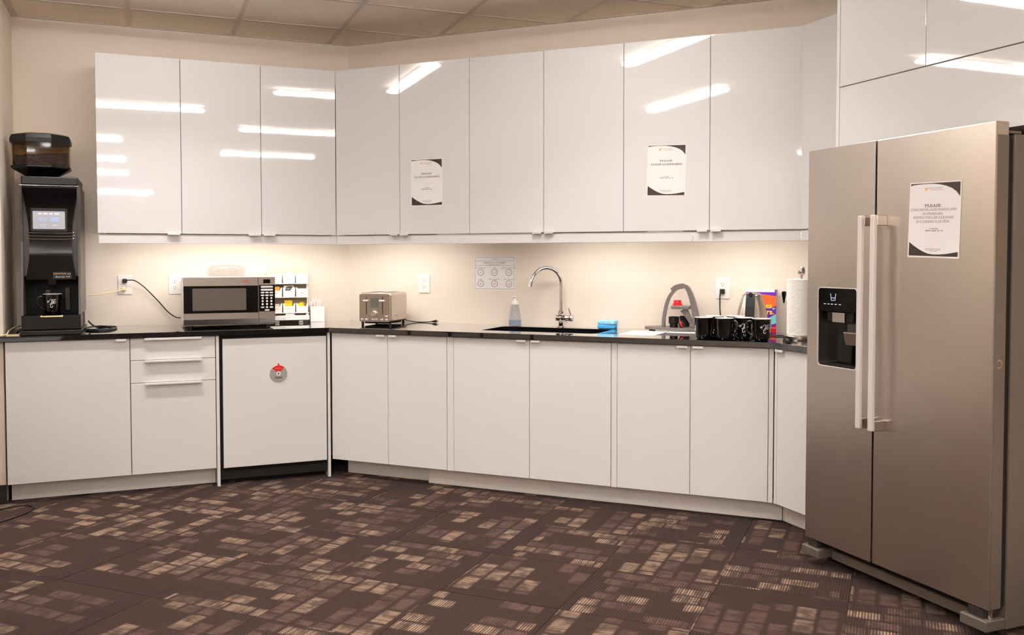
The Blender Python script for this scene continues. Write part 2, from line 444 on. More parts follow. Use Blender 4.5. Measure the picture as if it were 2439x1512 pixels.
angle((XL, YW-.0006), (CXA, YW-.0006)); angle((CXA, YW-.0006), (XW-.0006, CYC)); angle((XW-.0006, CYC), (XW-.0006, RY0))
angle((XL+.0006, YL), (XL+.0006, YW-.02))

# ceiling fixtures: 1.2 m hanging tubes in staggered rows (in the photo they show as reflections in the doors), plus unseen ones added as fill
def fixture(x, y, label, lens='lens_mid'):
    t = thing('ceiling_light', label, 'ceiling light', (x, y, ZC), 0, 'hanging ceiling lights')
    bxo('canopy', 'white', t, -.30, .30, -.03, .03, -.012, -.0005, .003)
    for x_ in (-.25, .25): obj('stem', MB().cyl(x_, 0, -.020, -.0122, .006, 10), 'white', t)
    n = 16; xs = [-.60, -.585, -.56, .56, .585, .60]; ks = [.15, .7, 1, 1, .7, .15]
    vs = [(xx, .058*kk*math.cos(2*PI*j/n), -.036+.017*kk*math.sin(2*PI*j/n)) for xx, kk in zip(xs, ks) for j in range(n)]
    fs = [(i*n+j, i*n+(j+1) % n, (i+1)*n+(j+1) % n, (i+1)*n+j) for i in range(5) for j in range(n)]+[tuple(range(n)), tuple(5*n+j for j in range(n-1, -1, -1))]
    obj('lens', MB().add(vs, fs), lens, t)
    la = bpy.data.lights.new('lamp', 'AREA'); la.shape = 'RECTANGLE'; la.size = 1.12; la.size_y = .09; la.spread = math.radians(110)
    la.energy = LAMP; la.color = (1.0, .98, .96)
    lo = bpy.data.objects.new('lamp', la); C.objects.link(lo); lo.parent = t; lo.location = (0, 0, -.056)
FIX = [(-.02, 4.86, 'mirrored in the glossy doors, nearest the slanted wall cabinets'), (-.05, 2.40, 'mirrored in the glossy doors, second in the left row'), (-.80, -.09, 'mirrored in the glossy doors, third in the left row'), (-.80, -2.32, 'mirrored in the glossy doors, fourth in the left row'),
       (-.80, -4.45, 'mirrored in the glossy doors, fifth in the left row'), (-.40, -8.8, 'mirrored in the glossy doors, farthest from the cabinets'), (1.62, 3.58, 'mirrored in the glossy doors, first in the right row'), (1.56, 1.26, 'mirrored in the glossy doors, second in the right row'), (1.56, -1.08, 'mirrored in the glossy doors, third in the right row'),
       (-2.2, -1.1, 'added unseen to even the light, first by the far left wall'), (-2.2, -3.4, 'added unseen to even the light, second by the far left wall'), (-2.2, -5.8, 'added unseen to even the light, last by the far left wall'), (-1.9, 5.50, 'added unseen to brighten the refrigerator, in the side bay')]  # added unseen: far left row evens the light, side bay one brightens the refrigerator
for (x, y, lab) in FIX: fixture(x, y, 'lit white strip light, '+lab, 'lens_low' if 4.5 < y < 5 else ('lens_mid' if y > 1 else 'lens_high'))

# ================================================================= cabinets
def tabpull(parent, x0, x1, z, down=True):      # small edge pull on a door
    mb = MB(); mb.box(x0, x1, -.016, -.0005, z-.004, z+.004, .0012)
    mb.box(x0, x1, -.0175, -.014, z-.009, z+.004, .001)
    return obj('handle', mb, 'alu', parent)
def upper(name, label, loc, rz, doors, pulls, depth, z0=UB, z1=UT, grp='glossy white wall cabinets', mat='gloss'):
    t = thing(name, label, 'cabinet', loc, rz, grp)
    W_ = doors[-1]
    bxo('carcass', 'carc', t, .001, W_-.001, .020, depth-.002, z0+.002, z1-.001)
    for i in range(len(doors)-1):
        d = bxo('door', mat, t, doors[i]+.0014, doors[i+1]-.0014, 0, .018, z0, z1, .0012)
        for (k, x0, x1) in pulls:
            if k == i: tabpull(d, x0, x1, z0+.001)
    return t
dA = YW-YU; dB = MW-MU; dC = XW-XU
upper('wall_cabinet', 'single-door glossy white wall cabinet nearest the coffee machine', (-.235, YU, 0), 0, [0, .4500], [(0, .37, .44)], dA)
upper('wall_cabinet', 'two-door glossy white wall cabinet over the microwave and tea organiser', (.215, YU, 0), 0, [0, .4515, .9005], [(0, .375, .445), (1, .459, .529)], dA)
bu = [-3.219, -2.767, -2.303, -1.842, -1.380, -.916, -.452]
for a, lab in ((0, 'two-door glossy white wall cabinet above the toaster, with one notice taped on'),
               (2, 'two-door glossy white wall cabinet directly above the sink and faucet'),
               (4, 'two-door glossy white wall cabinet above the mugs and kettle')):
    w1, w2 = bu[a+1]-bu[a], bu[a+2]-bu[a]
    upper('wall_cabinet', lab, B(bu[a], MU), RB, [0, w1, w2], [(0, w1-.062, w1-.008), (1, w1+.008, w1+.062)], dB)
CYU = MU*S2-XU
upper('wall_cabinet', 'narrow glossy white wall cabinet in the corner beside the refrigerator', (XU, CYU-.004, 0), RC, [0, CYU-.004-3.158], [], dC)
# light rails under the wall cabinets
def rail(label, loc, rz, L_, y=.010):
    tag(obj('light_rail', MB().box(0, L_, y, y+.016, RZ, UB-.006, .0012), 'satin', None, loc, rz), label, 'light rail', 'white light rails under the wall cabinets')
rail('white light rail under the left-hand wall cabinets over the microwave', (-.230, YU, 0), 0, 1.349)
rail('long white light rail over the toaster, sink and faucet', B(-3.2225, MU), RB, 2.2175)
rail('short white light rail over the mugs and kettle', B(-1.003, MU), RB, .5445)
rail('stub of white light rail beside the refrigerator', (XU, 3.722, 0), RC, .56)

# strip lamps under the wall cabinets
def ulamp(x, y, rz, lab, L_=.62):
    t = thing('cabinet_lamp', lab, 'lamp', (x, y, UB), rz, 'strip lamps under the wall cabinets')
    bxo('housing', 'white', t, -L_/2-.01, L_/2+.01, -.02, .02, -.016, .0015, .002)
    bxo('lens', 'puck', t, -L_/2, L_/2, -.014, .014, -.019, -.0162, .001)
for x, lab in ((.13, 'warm strip lamp under the wall cabinet left of the microwave'), (.77, 'warm strip lamp under the wall cabinet over the tea organiser')):
    ulamp(x, YW-.345, 0, lab)
for u, lab in ((-2.86, 'warm strip lamp under the wall cabinet over the toaster'), (-1.58, 'warm strip lamp under the wall cabinet right of the faucet'), (-.74, 'warm strip lamp under the wall cabinet over the kettle')):
    x, y, _ = B(u, MW-.345); ulamp(x, y, RB, lab)

# base cabinets -----------------------------------------------------------
DEPTH = .60
def base(label, loc, rz, doors, pulls, W_, top=CB-.0015):
    t = thing('base_cabinet', label, 'cabinet', loc, rz, 'white base cabinets')
    bxo('carcass', 'carc', t, .001, W_-.001, .020, DEPTH, D0+.002, top)
    for i in range(len(doors)-1):
        d = bxo('door', 'satin', t, doors[i]+.0014, doors[i+1]-.0014, 0, .018, D0, D1, .0012)
        for (k, x0, x1) in pulls:
            if k == i: tabpull(d, x0, x1, D1-.003)
    return t
base('wide single-door white base cabinet under the coffee machine', (-.679, YA, 0), 0, [0, .606], [(0, .535, .590)], .606)
# drawer unit
t = thing('drawer_cabinet', 'white base cabinet with three drawers left of the dishwasher', 'cabinet', (-.072, YA, 0), 0, 'white base cabinets')
bxo('carcass', 'carc', t, .001, .446, .020, DEPTH, D0+.002, CB-.0015)
for z0, z1 in ((.7405, D1), (.6145, .7375), (D0, .6115)):
    d = bxo('drawer_front', 'satin', t, .0014, .4465, 0, .018, z0, z1, .0012)
    mb = MB(); mb.box(.074, .374, -.019, -.0005, z1-.004, z1+.0015, .0012); mb.box(.074, .374, -.021, -.017, z1-.010, z1+.0015, .001)
    obj('handle', mb, 'alu', d)
# end panels either side of the dishwasher
tag(obj('end_panel', MB().box(.3785, .3955, YA-.004, YA+DEPTH, .0005, CB-.001, .001), 'satin'), 'slim white end panel between the drawers and the dishwasher', 'panel')
tag(obj('end_panel', MB().prism([(1.0110, YA-.004), (1.0260, YA-.004), (1.030, YA+.03), (1.030, YA+DEPTH), (1.0120, YA+DEPTH)], .0005, CB-.001), 'satin'), 'slim white corner panel right of the dishwasher', 'panel')
# dishwasher
t = thing('dishwasher', 'white-fronted built-in dishwasher with a black kick plate', 'dishwasher', (.398, YA, 0))
bxo('tub', 'blkm', t, .003, .611, .03, .58, .03, CB-.004)
bxo('door', 'satin', t, .0165, .606, 0, .022, .1015, .843, .0015)
bxo('kick_plate', 'blk', t, .008, .608, .075, .085, .002, .075, .001)
bxo('vent_strip', 'blk', t, .008, .608, .028, .06, .078, .098, .001)
for x in (.03, .585):
    obj('screw', MB().cyl(0, 0, 0, .003, .006, 12, mat=Matrix.Translation((x, .0748, .052)) @ Matrix.Rotation(PI/2, 4, 'X')), 'chrome', t)
bxo('leveling_foot', 'chrome', t, .052, .085, .066, .074, .003, .012, .002)
# slanted run
def bl(u0, u1): return B(u0, MBs), u1-u0
loc, W_ = bl(-3.1045, -2.337)
base('two-door white base cabinet below the toaster', loc, RB, [0, .3855, .7675], [(0, .3165, .3705), (1, .3985, .4505)], W_)
loc, W_ = bl(-2.294, -1.376)
base('wide two-door white base cabinet under the sink', loc, RB, [0, .458, .918], [(0, .388, .442), (1, .472, .524)], W_, .66)
loc, W_ = bl(-1.344, -.579)
base('two-door white base cabinet below the mugs and kettle', loc, RB, [0, .382, .765], [(0, .315, .370), (1, .396, .449)], W_)
def filler(u0, u1, lab):
    tag(obj('filler_strip', MB().box(.0012, u1-u0-.0012, .002, .020, D0-.002, CB-.003, .001), 'satin', None, B(u0, MBs), RB), lab, 'filler strip', 'white filler strips between base cabinets')
filler(-2.337, -2.294, 'white filler strip left of the sink cabinet')
filler(-1.376, -1.344, 'white filler strip right of the sink cabinet')
filler(-.579, -.5545, 'white filler strip at the right end of the slanted run')
CYL = MBs*S2-XC
tag(obj('filler_strip', MB().box(.0005, .020, .002, .020, D0-.002, CB-.003, .001), 'satin', None, (XC, CYL-.001, 0), RC), 'white filler strip in the corner before the refrigerator', 'filler strip', 'white filler strips between base cabinets')
base('white base cabinet half hidden behind the refrigerator', (XC, CYL-.024, 0), RC, [0, CYL-.024-3.158], [(0, .0, .056)], CYL-.024-3.158)
# plinths
def kick(label, loc, rz, x0, x1, y, z1=D0-.004):
    tag(obj('toe_kick', MB().box(x0, x1, y, y+.014, .0005, z1, .001), 'kick', None, loc, rz), label, 'toe kick', 'white plinth boards')
kick('white plinth board under the coffee-machine cabinet and drawers', (0, YA, 0), 0, -.672, .3755, .100)
kick('short recessed white plinth board left of the sink', B(0, MBs), RB, -3.078, -2.505, .128)
kick('long white plinth board under the sink and mug cabinets', B(0, MBs), RB, -2.500, -.5185, .085)
kick('short white plinth board beside the refrigerator foot', (XC, 0, 0), RC, -3.6535, -3.165, .086)

# worktop with sink cut-out -------------------------------------------------
def flat_with_hole(outer, holes, z0, z1, bev=.0015):
    cu = bpy.data.curves.new('t', 'CURVE'); cu.dimensions = '2D'; cu.fill_mode = 'BOTH'
    cu.extrude = (z1-z0)/2-bev; cu.bevel_depth = bev; cu.bevel_resolution = 1
    for poly in [outer]+holes:
        s = cu.splines.new('POLY'); s.points.add(len(poly)-1); s.use_cyclic_u = True
        for q, (x, y) in zip(s.points, poly): q.co = (x, y, 0, 1)
    o = bpy.data.objects.new('t', cu); C.objects.link(o)
    me = bpy.data.meshes.new_from_object(o.evaluated_get(bpy.context.evaluated_depsgraph_get()))
    mb = MB(); mb.add([(v.co.x, v.co.y, v.co.z+(z0+z1)/2) for v in me.vertices], [tuple(p.vertices) for p in me.polygons])
    bpy.data.objects.remove(o); bpy.data.curves.remove(cu); return mb
FA, FB, FC = 5.4125+.0015, 4.546+.0015, 2.820+.0015
outer = [(XL-.15, FA), (FB*S2-FA, FA), (FC, FB*S2-FC), (FC, 3.162), (XW-.002, 3.162), (XW-.002, CYC-.002), (CXA-.001, YW-.003), (XL+.003, YW-.003), (XL+.003, YL-.0095), (XL-.15, YL-.0095)]
SU0, SU1, SM0, SM1 = -2.200, -1.510, 4.712, 5.052
hole = [B(u, v)[:2] for u, v in rrect(SU0, SU1, SM0, SM1, .045)]
tag(obj('countertop', flat_with_hole(outer, [hole[::-1]], CB, K), 'counter'), 'glossy black stone countertop running along all three walls', 'countertop')
# sink
t = thing('sink', 'dark undermount sink basin below the chrome faucet', 'sink', B(0, 0), RB)
def loop(e, z, r=.045): return [(x, y, z) for x, y in rrect(SU0-e, SU1+e, SM0-e, SM1+e, max(r+e, .01))]
mb = MB(); Ls = [loop(.022, .8635), loop(.004, .8635), loop(.002, .70), loop(-.012, .684), loop(-.14, .680)]
n = len(Ls[0]); vs = [p for l in Ls for p in l]
fs = [(j*n+i, j*n+(i+1) % n, (j+1)*n+(i+1) % n, (j+1)*n+i) for j in range(len(Ls)-1) for i in range(n)]+[tuple((len(Ls)-1)*n+i for i in range(n))]
mb.add(vs, fs, None, True)
obj('basin', mb, 'sink', t)
obj('drain', MB().cyl(-1.855, 4.88, .6805, .684, .042, 24, bev=.001), 'chrome', t)

# ================================================================= refrigerator side
XP = 2.788                              # fronts of the cabinets over the refrigerator
FY0, FY1 = 3.120, 2.205                 # refrigerator: left and right side
tag(obj('side_panel', MB().box(3.138, 3.156, XP-.001, XW-.002, .0005, UT, .001, mat=Matrix(((0, 1, 0, 0), (1, 0, 0, 0), (0, 0, 1, 0), (0, 0, 0, 1)))), 'satin'), 'tall white side panel left of the refrigerator', 'panel')
t = thing('bridge_cabinet', 'white cabinet with two doors at the very top above the refrigerator', 'cabinet', (XP, 3.137, 0), RC, 'white cabinets above the refrigerator')
bxo('carcass', 'carc', t, .001, .930, .020, XW-XP-.003, 2.0355, UT-.001)
for a, b in ((0, .4650), (.4650, .931)): bxo('door', 'gloss', t, a+.0014, b-.0014, 0, .018, 2.0345, UT, .0012)
t = thing('bridge_cabinet', 'white flap-door cabinet directly above the refrigerator', 'cabinet', (XP, 3.137, 0), RC, 'white cabinets above the refrigerator')
bxo('carcass', 'carc', t, .001, .930, .020, XW-XP-.003, 1.7525, 2.0325)
bxo('door', 'gloss', t, .0014, .931-.0014, 0, .018, 1.750, 2.0305, .0012)
tag(obj('side_panel', MB().box(2.186, 2.204, XP-.001, XW-.002, 1.75, UT, .001, mat=Matrix(((0, 1, 0, 0), (1, 0, 0, 0), (0, 0, 1, 0), (0, 0, 0, 1)))), 'satin'), 'white side panel right of the cabinets above the refrigerator', 'panel')

# refrigerator: local x runs to the right (world -Y), local y into the wall
XF = 2.615
t = thing('refrigerator', 'stainless steel side-by-side refrigerator with two long handles and water dispenser', 'refrigerator', (XF, FY0, 0), RC)
FW = FY0-FY1
bxo('case', 'steelc', t, .004, FW-.002, .088, .80, .035, 1.712, .004, 2)
bxo('gasket', 'blkm', t, .010, FW-.010, .060, .0875, .118, 1.70, .001)
SP0, SP1 = .3775, .3865
DZ0, DZ1 = .112, 1.751
# left door with a dispenser opening
DX0, DX1, DZa, DZb = .069, .289, .856, 1.177
def holed_door(x0, x1, z0, z1, hole, y0, y1):
    mb = flat_with_hole(rrect(x0+.0015, x1-.0015, z0+.0015, z1-.0015, .004, 2), [hole[::-1]], 0, y1-y0)
    q = MB(); q.add([(v[0], y1-v[2], v[1]) for v in mb.v], mb.f); return q
dl = obj('door', holed_door(0, SP0, DZ0, DZ1, rrect(DX0, DX1, DZa, DZb, .014), 0, .058), 'steel', t)
bxo('door', 'steel', t, SP1, FW, 0, .058, DZ0, DZ1, .004, 2)
# dispenser
d = obj('dispenser', MB().plate(rrect(DX0-.0005, DX1+.0005, DZa-.0005, DZb+.0005, .014), .052, .057), 'blkg', t)
mb = MB()
mb.plate(rrect(DX0+.0015, DX1-.0015, 1.082, DZb-.0015, .012), -.001, .050)
obj('control_panel', mb, 'blkg', d)
mb = MB(); L0 = rrect(DX0-.003, DX1+.003, DZa-.003, DZb+.003, .017); L1 = rrect(DX0+.0005, DX1-.0005, DZa+.0005, DZb-.0005, .0135)
n = len(L0)
for i in range(n): mb.plate([L0[i], L0[(i+1) % n], L1[(i+1) % n], L1[i]], -.0018, .001)
obj('dispenser_trim', mb, 'handle', d)
bxo('chute_plate', 'steel2', d, .137, .207, .012, .016, 1.037, 1.078, .001)
bxo('chute', 'blk', d, .100, .250, .018, .051, 1.040, 1.081, .003)
mb = MB(); mb.box(.180, .252, -.006, .006, -.028, .028, .004, 2, mat=None)
q = MB(); q.add(mb.v, mb.f, Matrix.Translation((.022, .022, .975)) @ Matrix.Rotation(math.radians(14), 4, 'X'))
obj('paddle', q, 'steel2', d)
obj('paddle_arm', MB().box(.210, .268, .024, .040, .998, 1.036, .003), 'dgrey', d)
obj('drip_spout', MB().tube([(.236, .036, .96), (.230, .040, .91), (.226, .044, .872)], .008, 8), 'blkg', d)
bxo('drip_tray', 'blk', d, DX0+.006, DX1-.006, .004, .051, DZa+.002, DZa+.010, .002)
mb = MB().strip([(.142, 1.155), (.146, 1.127), (.168, 1.127), (.172, 1.155)], .0022, -.0016, -.0012)
obj('glass_icon', mb, 'scrwhite', d)
obj('water_icon', MB().strip([(.148, 1.136), (.153, 1.139), (.158, 1.134), (.163, 1.139), (.167, 1.136)], .0028, -.0016, -.0012), 'scrblue', d)
mb = MB()
for x in (.108, .130, .150, .172, .196): mb.plate([(x-.006, 1.110), (x+.006, 1.110), (x+.006, 1.1125), (x-.006, 1.1125)], -.0016, -.0012)
obj('button_marks', mb, 'scrwhite', d)
# handles
for k, (x0, x1) in enumerate(((.356, .378), (.421, .444))):
    mb = MB(); mb.box(x0, x1, -.066, -.048, .640, 1.462, .005, 3)
    hd = obj('handle', mb, 'handle', t)
    for z in (1.422, .640):
        mb = MB(); mb.box(x0+.001 if k else x0+.001, x1-.001, -.049, .0, z, z+.040, .002)
        obj('handle_post', mb, 'steel2', hd)
# hinge caps, hinge covers and feet
bxo('hinge_cap', 'steelc', t, FW-.060, FW-.004, .060, .120, 1.7125, 1.722, .002)
bxo('hinge_cap', 'steelc', t, .006, .060, .060, .120, 1.7125, 1.722, .002)
bxo('door_side_shade', 'steelc', t, FW+.0002, FW+.0010, .006, .056, DZ0+.004, 1.706)  # darker plate paints in the dark room that the steel edge would mirror
for x0, x1 in ((-.006, .098), (FW-.105, FW+.003)):
    mb = MB(); mb.box(x0, x1, -.012, .080, .040, .078, .004, 2)
    obj('hinge_cover', mb, 'steelc', t)
    bxo('hinge_bracket', 'dgrey', t, x0+.020, x1-.026, .004, .070, .0785, .108, .002)
obj('hinge_pin', MB().cyl(FW-.018, .030, .078, .112, .009, 16, bev=.001), 'chrome', t)
obj('hinge_pin', MB().cyl(.014, .030, .078, .112, .009, 16, bev=.001), 'chrome', t)
bxo('toe_grille', 'steelc', t, .100, FW-.107, .055, .075, .034, .072, .003)
bxo('toe_recess', 'blkm', t, .05, FW-.05, .078, .086, .036, .112)
for x in (.04, FW-.04):
    for y in (.11, .74):
        mb = MB(); mb.lathe([(1e-4, -.011), (.017, -.011), (.019, -.008), (.019, .008), (.017, .011), (1e-4, .011)], n=20, mat=Matrix.Translation((x, y, .0195)) @ Matrix.Rotation(PI/2, 4, 'Y'))
        obj('roller', mb, 'dgrey', t)
obj('tape_mark',
    MB().add([(FW+.0014, .030+.012*math.cos(a)*r, .944+.015*math.sin(a)*r) for a in [PI*1.2+PI*1.6*i/12 for i in range(13)] for r in (1, .78)], [(2*i, 2*i+1, 2*i+3, 2*i+2) for i in range(12)]), 'brass', t)

# ================================================================= notices
def notice(name, label, W_, H_, loc, rz, lines, grp='printed paper notices', tilt=0.):
    t = thing(name, label, 'notice', loc, rz, grp)
    if tilt: t.rotation_euler = (0, tilt, rz)
    obj('sheet', MB().plate([(0, 0), (W_, 0), (W_, H_), (0, H_)], -.0009, -.0003), 'paper', t)
    mx, my = .025*W_, .018*H_
    f = lambda x, y: (x*W_, y*H_)
    topc = [(.025, .955), (.06, .968), (.14, .973), (.30, .978), (.48, .975), (.60, .963), (.72, .940), (.83, .905), (.91, .862), (.975, .800)]
    botc = [(.025, .205), (.10, .165), (.20, .120), (.30, .082), (.40, .055), (.50, .045), (.62, .046), (.76, .056), (.975, .085)]
    mb = MB()
    for i in range(len(topc)-1): mb.plate([f(*topc[i]), f(*topc[i+1]), f(topc[i+1][0], .985), f(topc[i][0], .985)], -.0013, -.00095)
    obj('corner_graphic', mb, 'inkb', t)
    mb = MB()
    for i in range(len(botc)-1): mb.plate([f(*botc[i]), f(botc[i][0], .022), f(botc[i+1][0], .022), f(*botc[i+1])][::-1], -.0013, -.00095)
    obj('corner_graphic', mb, 'inkb', t)
    lf = MB().plate([f(.305, .902), f(.325, .880), f(.345, .905), f(.365, .925), f(.340, .930), f(.310, .925)], -.0013, -.00095)
    obj('logo_mark', lf, 'orange', t)
    obj('logo_text', text_mb('POC CANADA', .52*W_, .918*H_, .026*H_, -.0012, width=.28*W_), 'inkg', t)
    obj('logo_line', dashes(.42*W_, .66*W_, .893*H_, .005*H_, -.0012, 5), 'inkg', t)
    for (txt, cx, cz, size, width, mat, bld) in lines:
        obj('text_line', text_mb(bold(txt) if bld else txt, cx*W_, cz*H_, size*H_, -.0012, width=width*W_), mat, t)
        obj('underline', MB().plate([f(cx-width/2, cz-size*.47), f(cx+width/2, cz-size*.47), f(cx+width/2, cz-size*.40), f(cx-width/2, cz-size*.40)], -.0013, -.00095), mat, t)
    obj('small_print', dashes(.42*W_, .60*W_, .385*H_, .012*H_, -.0012, 1), 'inkg', t)
    obj('small_print', dashes(.34*W_, .68*W_, .358*H_, .014*H_, -.0012, 2), 'inkg', t)
    for k, (a, b) in enumerate(((.35, .66), (.36, .65), (.44, .58))): obj('footer_print', dashes(a*W_, b*W_, (.118-.016*k)*H_, .006*H_, -.0012, 7+k), 'inkg', t)
    return t
cup = [('PLEASE', .49, .690, .040, .33, 'ink', True), ('CLOSE CUPBOARDS', .50, .622, .040, .80, 'ink', True)]
notice('paper_notice', 'notice reading PLEASE CLOSE CUPBOARDS on the cabinet above the toaster', .212, .279, B(-2.689, MU, 1.612), RB, cup)
notice('paper_notice', 'notice reading PLEASE CLOSE CUPBOARDS on the cabinet above the coffee press', .209, .274, B(-1.252, MU, 1.632), RB, cup, tilt=.022)
fr = [('PLEASE', .47, .690, .046, .32, 'ink', True), ('TAKE HOME LUNCH KITS AND', .48, .640, .036, .88, 'inkg', True), ('TUPPERWARE', .47, .585, .036, .40, 'inkg', True),
      ('FRIDGE WILL BE CLEANED', .48, .535, .036, .78, 'inkg', True), ('OUT FRIDAY\u2019S AT 4PM', .47, .482, .036, .64, 'inkg', True)]
notice('paper_notice', 'framed notice about lunch kits stuck on the right refrigerator door', .229, .270, (XF-.0005, 2.575, 1.303), RC, fr, tilt=.03)

# hand-washing notice on the slanted wall
t = thing('wash_notice', 'landscape hand-washing notice with six round pictures left of the faucet', 'notice', B(-2.461, MW, 1.104), RB, 'printed paper notices')
W_, H_ = .282, .214
obj('sheet', MB().plate([(0, 0), (W_, 0), (W_, H_), (0, H_)], -.0009, -.0003), 'paper', t)
mb = MB(); bw = .0022
for x0, x1, z0, z1 in ((.008, W_-.008, .008, .008+bw), (.008, W_-.008, H_-.010, H_-.010+bw), (.008, .008+bw, .008, H_-.010), (W_-.010, W_-.008, .008, H_-.010), (.008, W_-.008, .182, .1838), (.008, W_-.008, .153, .1548)):
    mb.plate([(x0, z0), (x1, z0), (x1, z1), (x0, z1)], -.0013, -.00095)
obj('border', mb, 'inkg', t)
obj('logo_text', text_mb('POC CANADA', .148, .193, .009, -.0012, width=.066), 'inkg', t)
obj('title_text', text_mb('PLEASE WASH YOUR HANDS', .142, .172, .011, -.0012, width=.148), 'ink', t)
obj('underline', MB().plate([(.068, .1636), (.216, .1636), (.216, .1644), (.068, .1644)], -.0013, -.00095), 'ink', t)
obj('sub_title', dashes(.10, .18, .158, .0022, -.0012, 3), 'inkg', t)
for k in range(6):
    cx = (.047, .141, .239)[k % 3]; cz = (.112, .042)[k//3]
    ring = []
    mb = MB(); n = 28
    for i in range(n):
        a, b = 2*PI*i/n, 2*PI*(i+1)/n
        mb.plate([(cx+.0215*math.cos(a), cz+.0215*math.sin(a)), (cx+.0215*math.cos(b), cz+.0215*math.sin(b)), (cx+.0192*math.cos(b), cz+.0192*math.sin(b)), (cx+.0192*math.cos(a), cz+.0192*math.sin(a))], -.0013, -.00095)
    obj('picture_ring', mb, 'ink', t)
    mb = MB()
    pts = [(.010*math.cos(q)*(1+.25*math.sin(3*q+k)), .008*math.sin(q)*(1+.25*math.cos(2*q+k))) for q in [2*PI*i/14 for i in range(14)]]
    mb.plate([(cx+a, cz-.002+b) for a, b in pts], -.0013, -.00095)
    obj('hand_picture', mb, 'skin', t)
    mb = MB().strip([(cx-.010, cz-.006), (cx-.003, cz-.001), (cx+.004, cz-.004), (cx+.011, cz+.002)], .0013, -.0016, -.0013)
    mb.strip([(cx-.002, cz+.012), (cx+.004, cz+.013), (cx+.006, cz+.007)], .002, -.0016, -.0013)
    obj('hand_lines', mb, 'inkg', t)
    obj('step_number', text_mb(str(k+1), cx, cz+.0365, .0085, -.0012), 'inkg', t)
    wd = (.036, .012, .045, .014, .038, .036)[k]
    obj('caption', dashes(cx-wd, cx+wd, cz+.0275, .0030, -.0012, 11+k), 'inkg', t)

# clean / dirty magnet on the dishwasher
t = thing('dish_magnet', 'round grey magnet with a red DIRTY sector on the dishwasher door', 'magnet', (.725, YA-.0005, .632))
R_ = .049
obj('disc', MB().lathe([(1e-4, 0), (R_, 0), (R_, .003), (R_-.001, .004), (1e-4, .004)], n=48, mat=Matrix.Rotation(PI/2, 4, 'X')), 'greypl', t)
sec = [(R_*.97*math.cos(a), R_*.97*math.sin(a)) for a in [math.radians(48+90*i/14) for i in range(15)]]+[(.016*math.cos(a), .016*math.sin(a)) for a in [math.radians(138-90*i/6) for i in range(7)]]
obj('red_sector', MB().plate(sec, -.0046, -.0038), 'red', t)
obj('tab', MB().plate([(-.004, R_*.95), (.004, R_*.95), (.004, R_+.010), (-.004, R_+.010)], -.0044, -.001), 'red', t)
obj('dirty_text', text_mb('DIRTY', 0, .030, .013, -.0049, width=.036), 'amber', t)
obj('hub', MB().lathe([(1e-4, .0045), (.0125, .0045), (.0125, .0035)], n=24, mat=Matrix.Rotation(PI/2, 4, 'X')), 'white', t)
obj('arrow', MB().plate([(-.003, -.006), (.003, -.006), (.003, .001), (.006, .001), (0, .0075), (-.006, .001), (-.003, .001)], -.0052, -.0046), 'ink', t)
obj('dishes_text', text_mb('DISHES', 0, -.024, .014, -.0049, width=.043, off=.0004), 'ink', t)
obj('small_print', dashes(-.011, .011, -.034, .0025, -.0049, 4), 'inkg', t)

# wall outlets -----------------------------------------------------------
def outlet(label, loc, rz, gang=1, gfci=False):
    t = thing('wall_outlet', label, 'outlet', loc, rz, 'white wall outlets')
    wd = .080 if gang == 1 else .116
    bxo('cover_plate', 'white', t, -wd/2, wd/2, -.007, -.0003, -.060, .060, .003, 2)
    for g in range(gang):
        cx = 0 if gang == 1 else (-.023, .023)[g]
        for cz in (.020, -.020):
            r = obj('receptacle', MB().plate(rrect(cx-.0165, cx+.0165, cz-.0155, cz+.0155, .005 if gfci else .011), -.0095, -.0068), 'white', t)
            mb = MB()
            for dx in (-.0065, .0065): mb.plate([(cx+dx-.0011, cz+.0005), (cx+dx+.0011, cz+.0005), (cx+dx+.0011, cz+.0085), (cx+dx-.0011, cz+.0085)], -.0099, -.0093)
            mb.plate(rrect(cx-.0024, cx+.0024, cz-.0095, cz-.0048, .002, 3), -.0099, -.0093)
            obj('slots', mb, 'ink', r)
        for cz in (.048, -.048): obj('screw', MB().cyl(0, 0, 0, .0012, .003, 10, mat=Matrix.Translation((cx, -.0068, cz)) @ Matrix.Rotation(PI/2, 4, 'X')), 'white', t)
outlet('white wall outlet with two plugs between the coffee machine and microwave', (-.103, YW, 1.144), 0)
outlet('white double wall outlet partly behind the left edge of the microwave', (.205, YW, 1.142), 0, 2)
outlet('empty white wall outlet right of the toaster', B(-2.812, MW, 1.141), RB, 1, True)
outlet('white wall outlet with a black plug behind the mugs', B(-.912, MW, 1.134), RB, 1, True)

# ================================================================= things on the worktop
def rotx(a): return Matrix.Rotation(a, 4, 'X')
def T(x, y, z): return Matrix.Translation((x, y, z))
def smooth_path(P, k=6):
    P = [Vector(p) for p in P]; out = []
    for i in range(len(P)-1):
        p0, p1, p2, p3 = P[max(i-1, 0)], P[i], P[i+1], P[min(i+2, len(P)-1)]
        for j in range(k):
            t = j/k
            out.append(.5*((2*p1)+(-p0+p2)*t+(2*p0-5*p1+4*p2-p3)*t*t+(-p0+3*p1-3*p2+p3)*t**3))
    return out+[P[-1]]

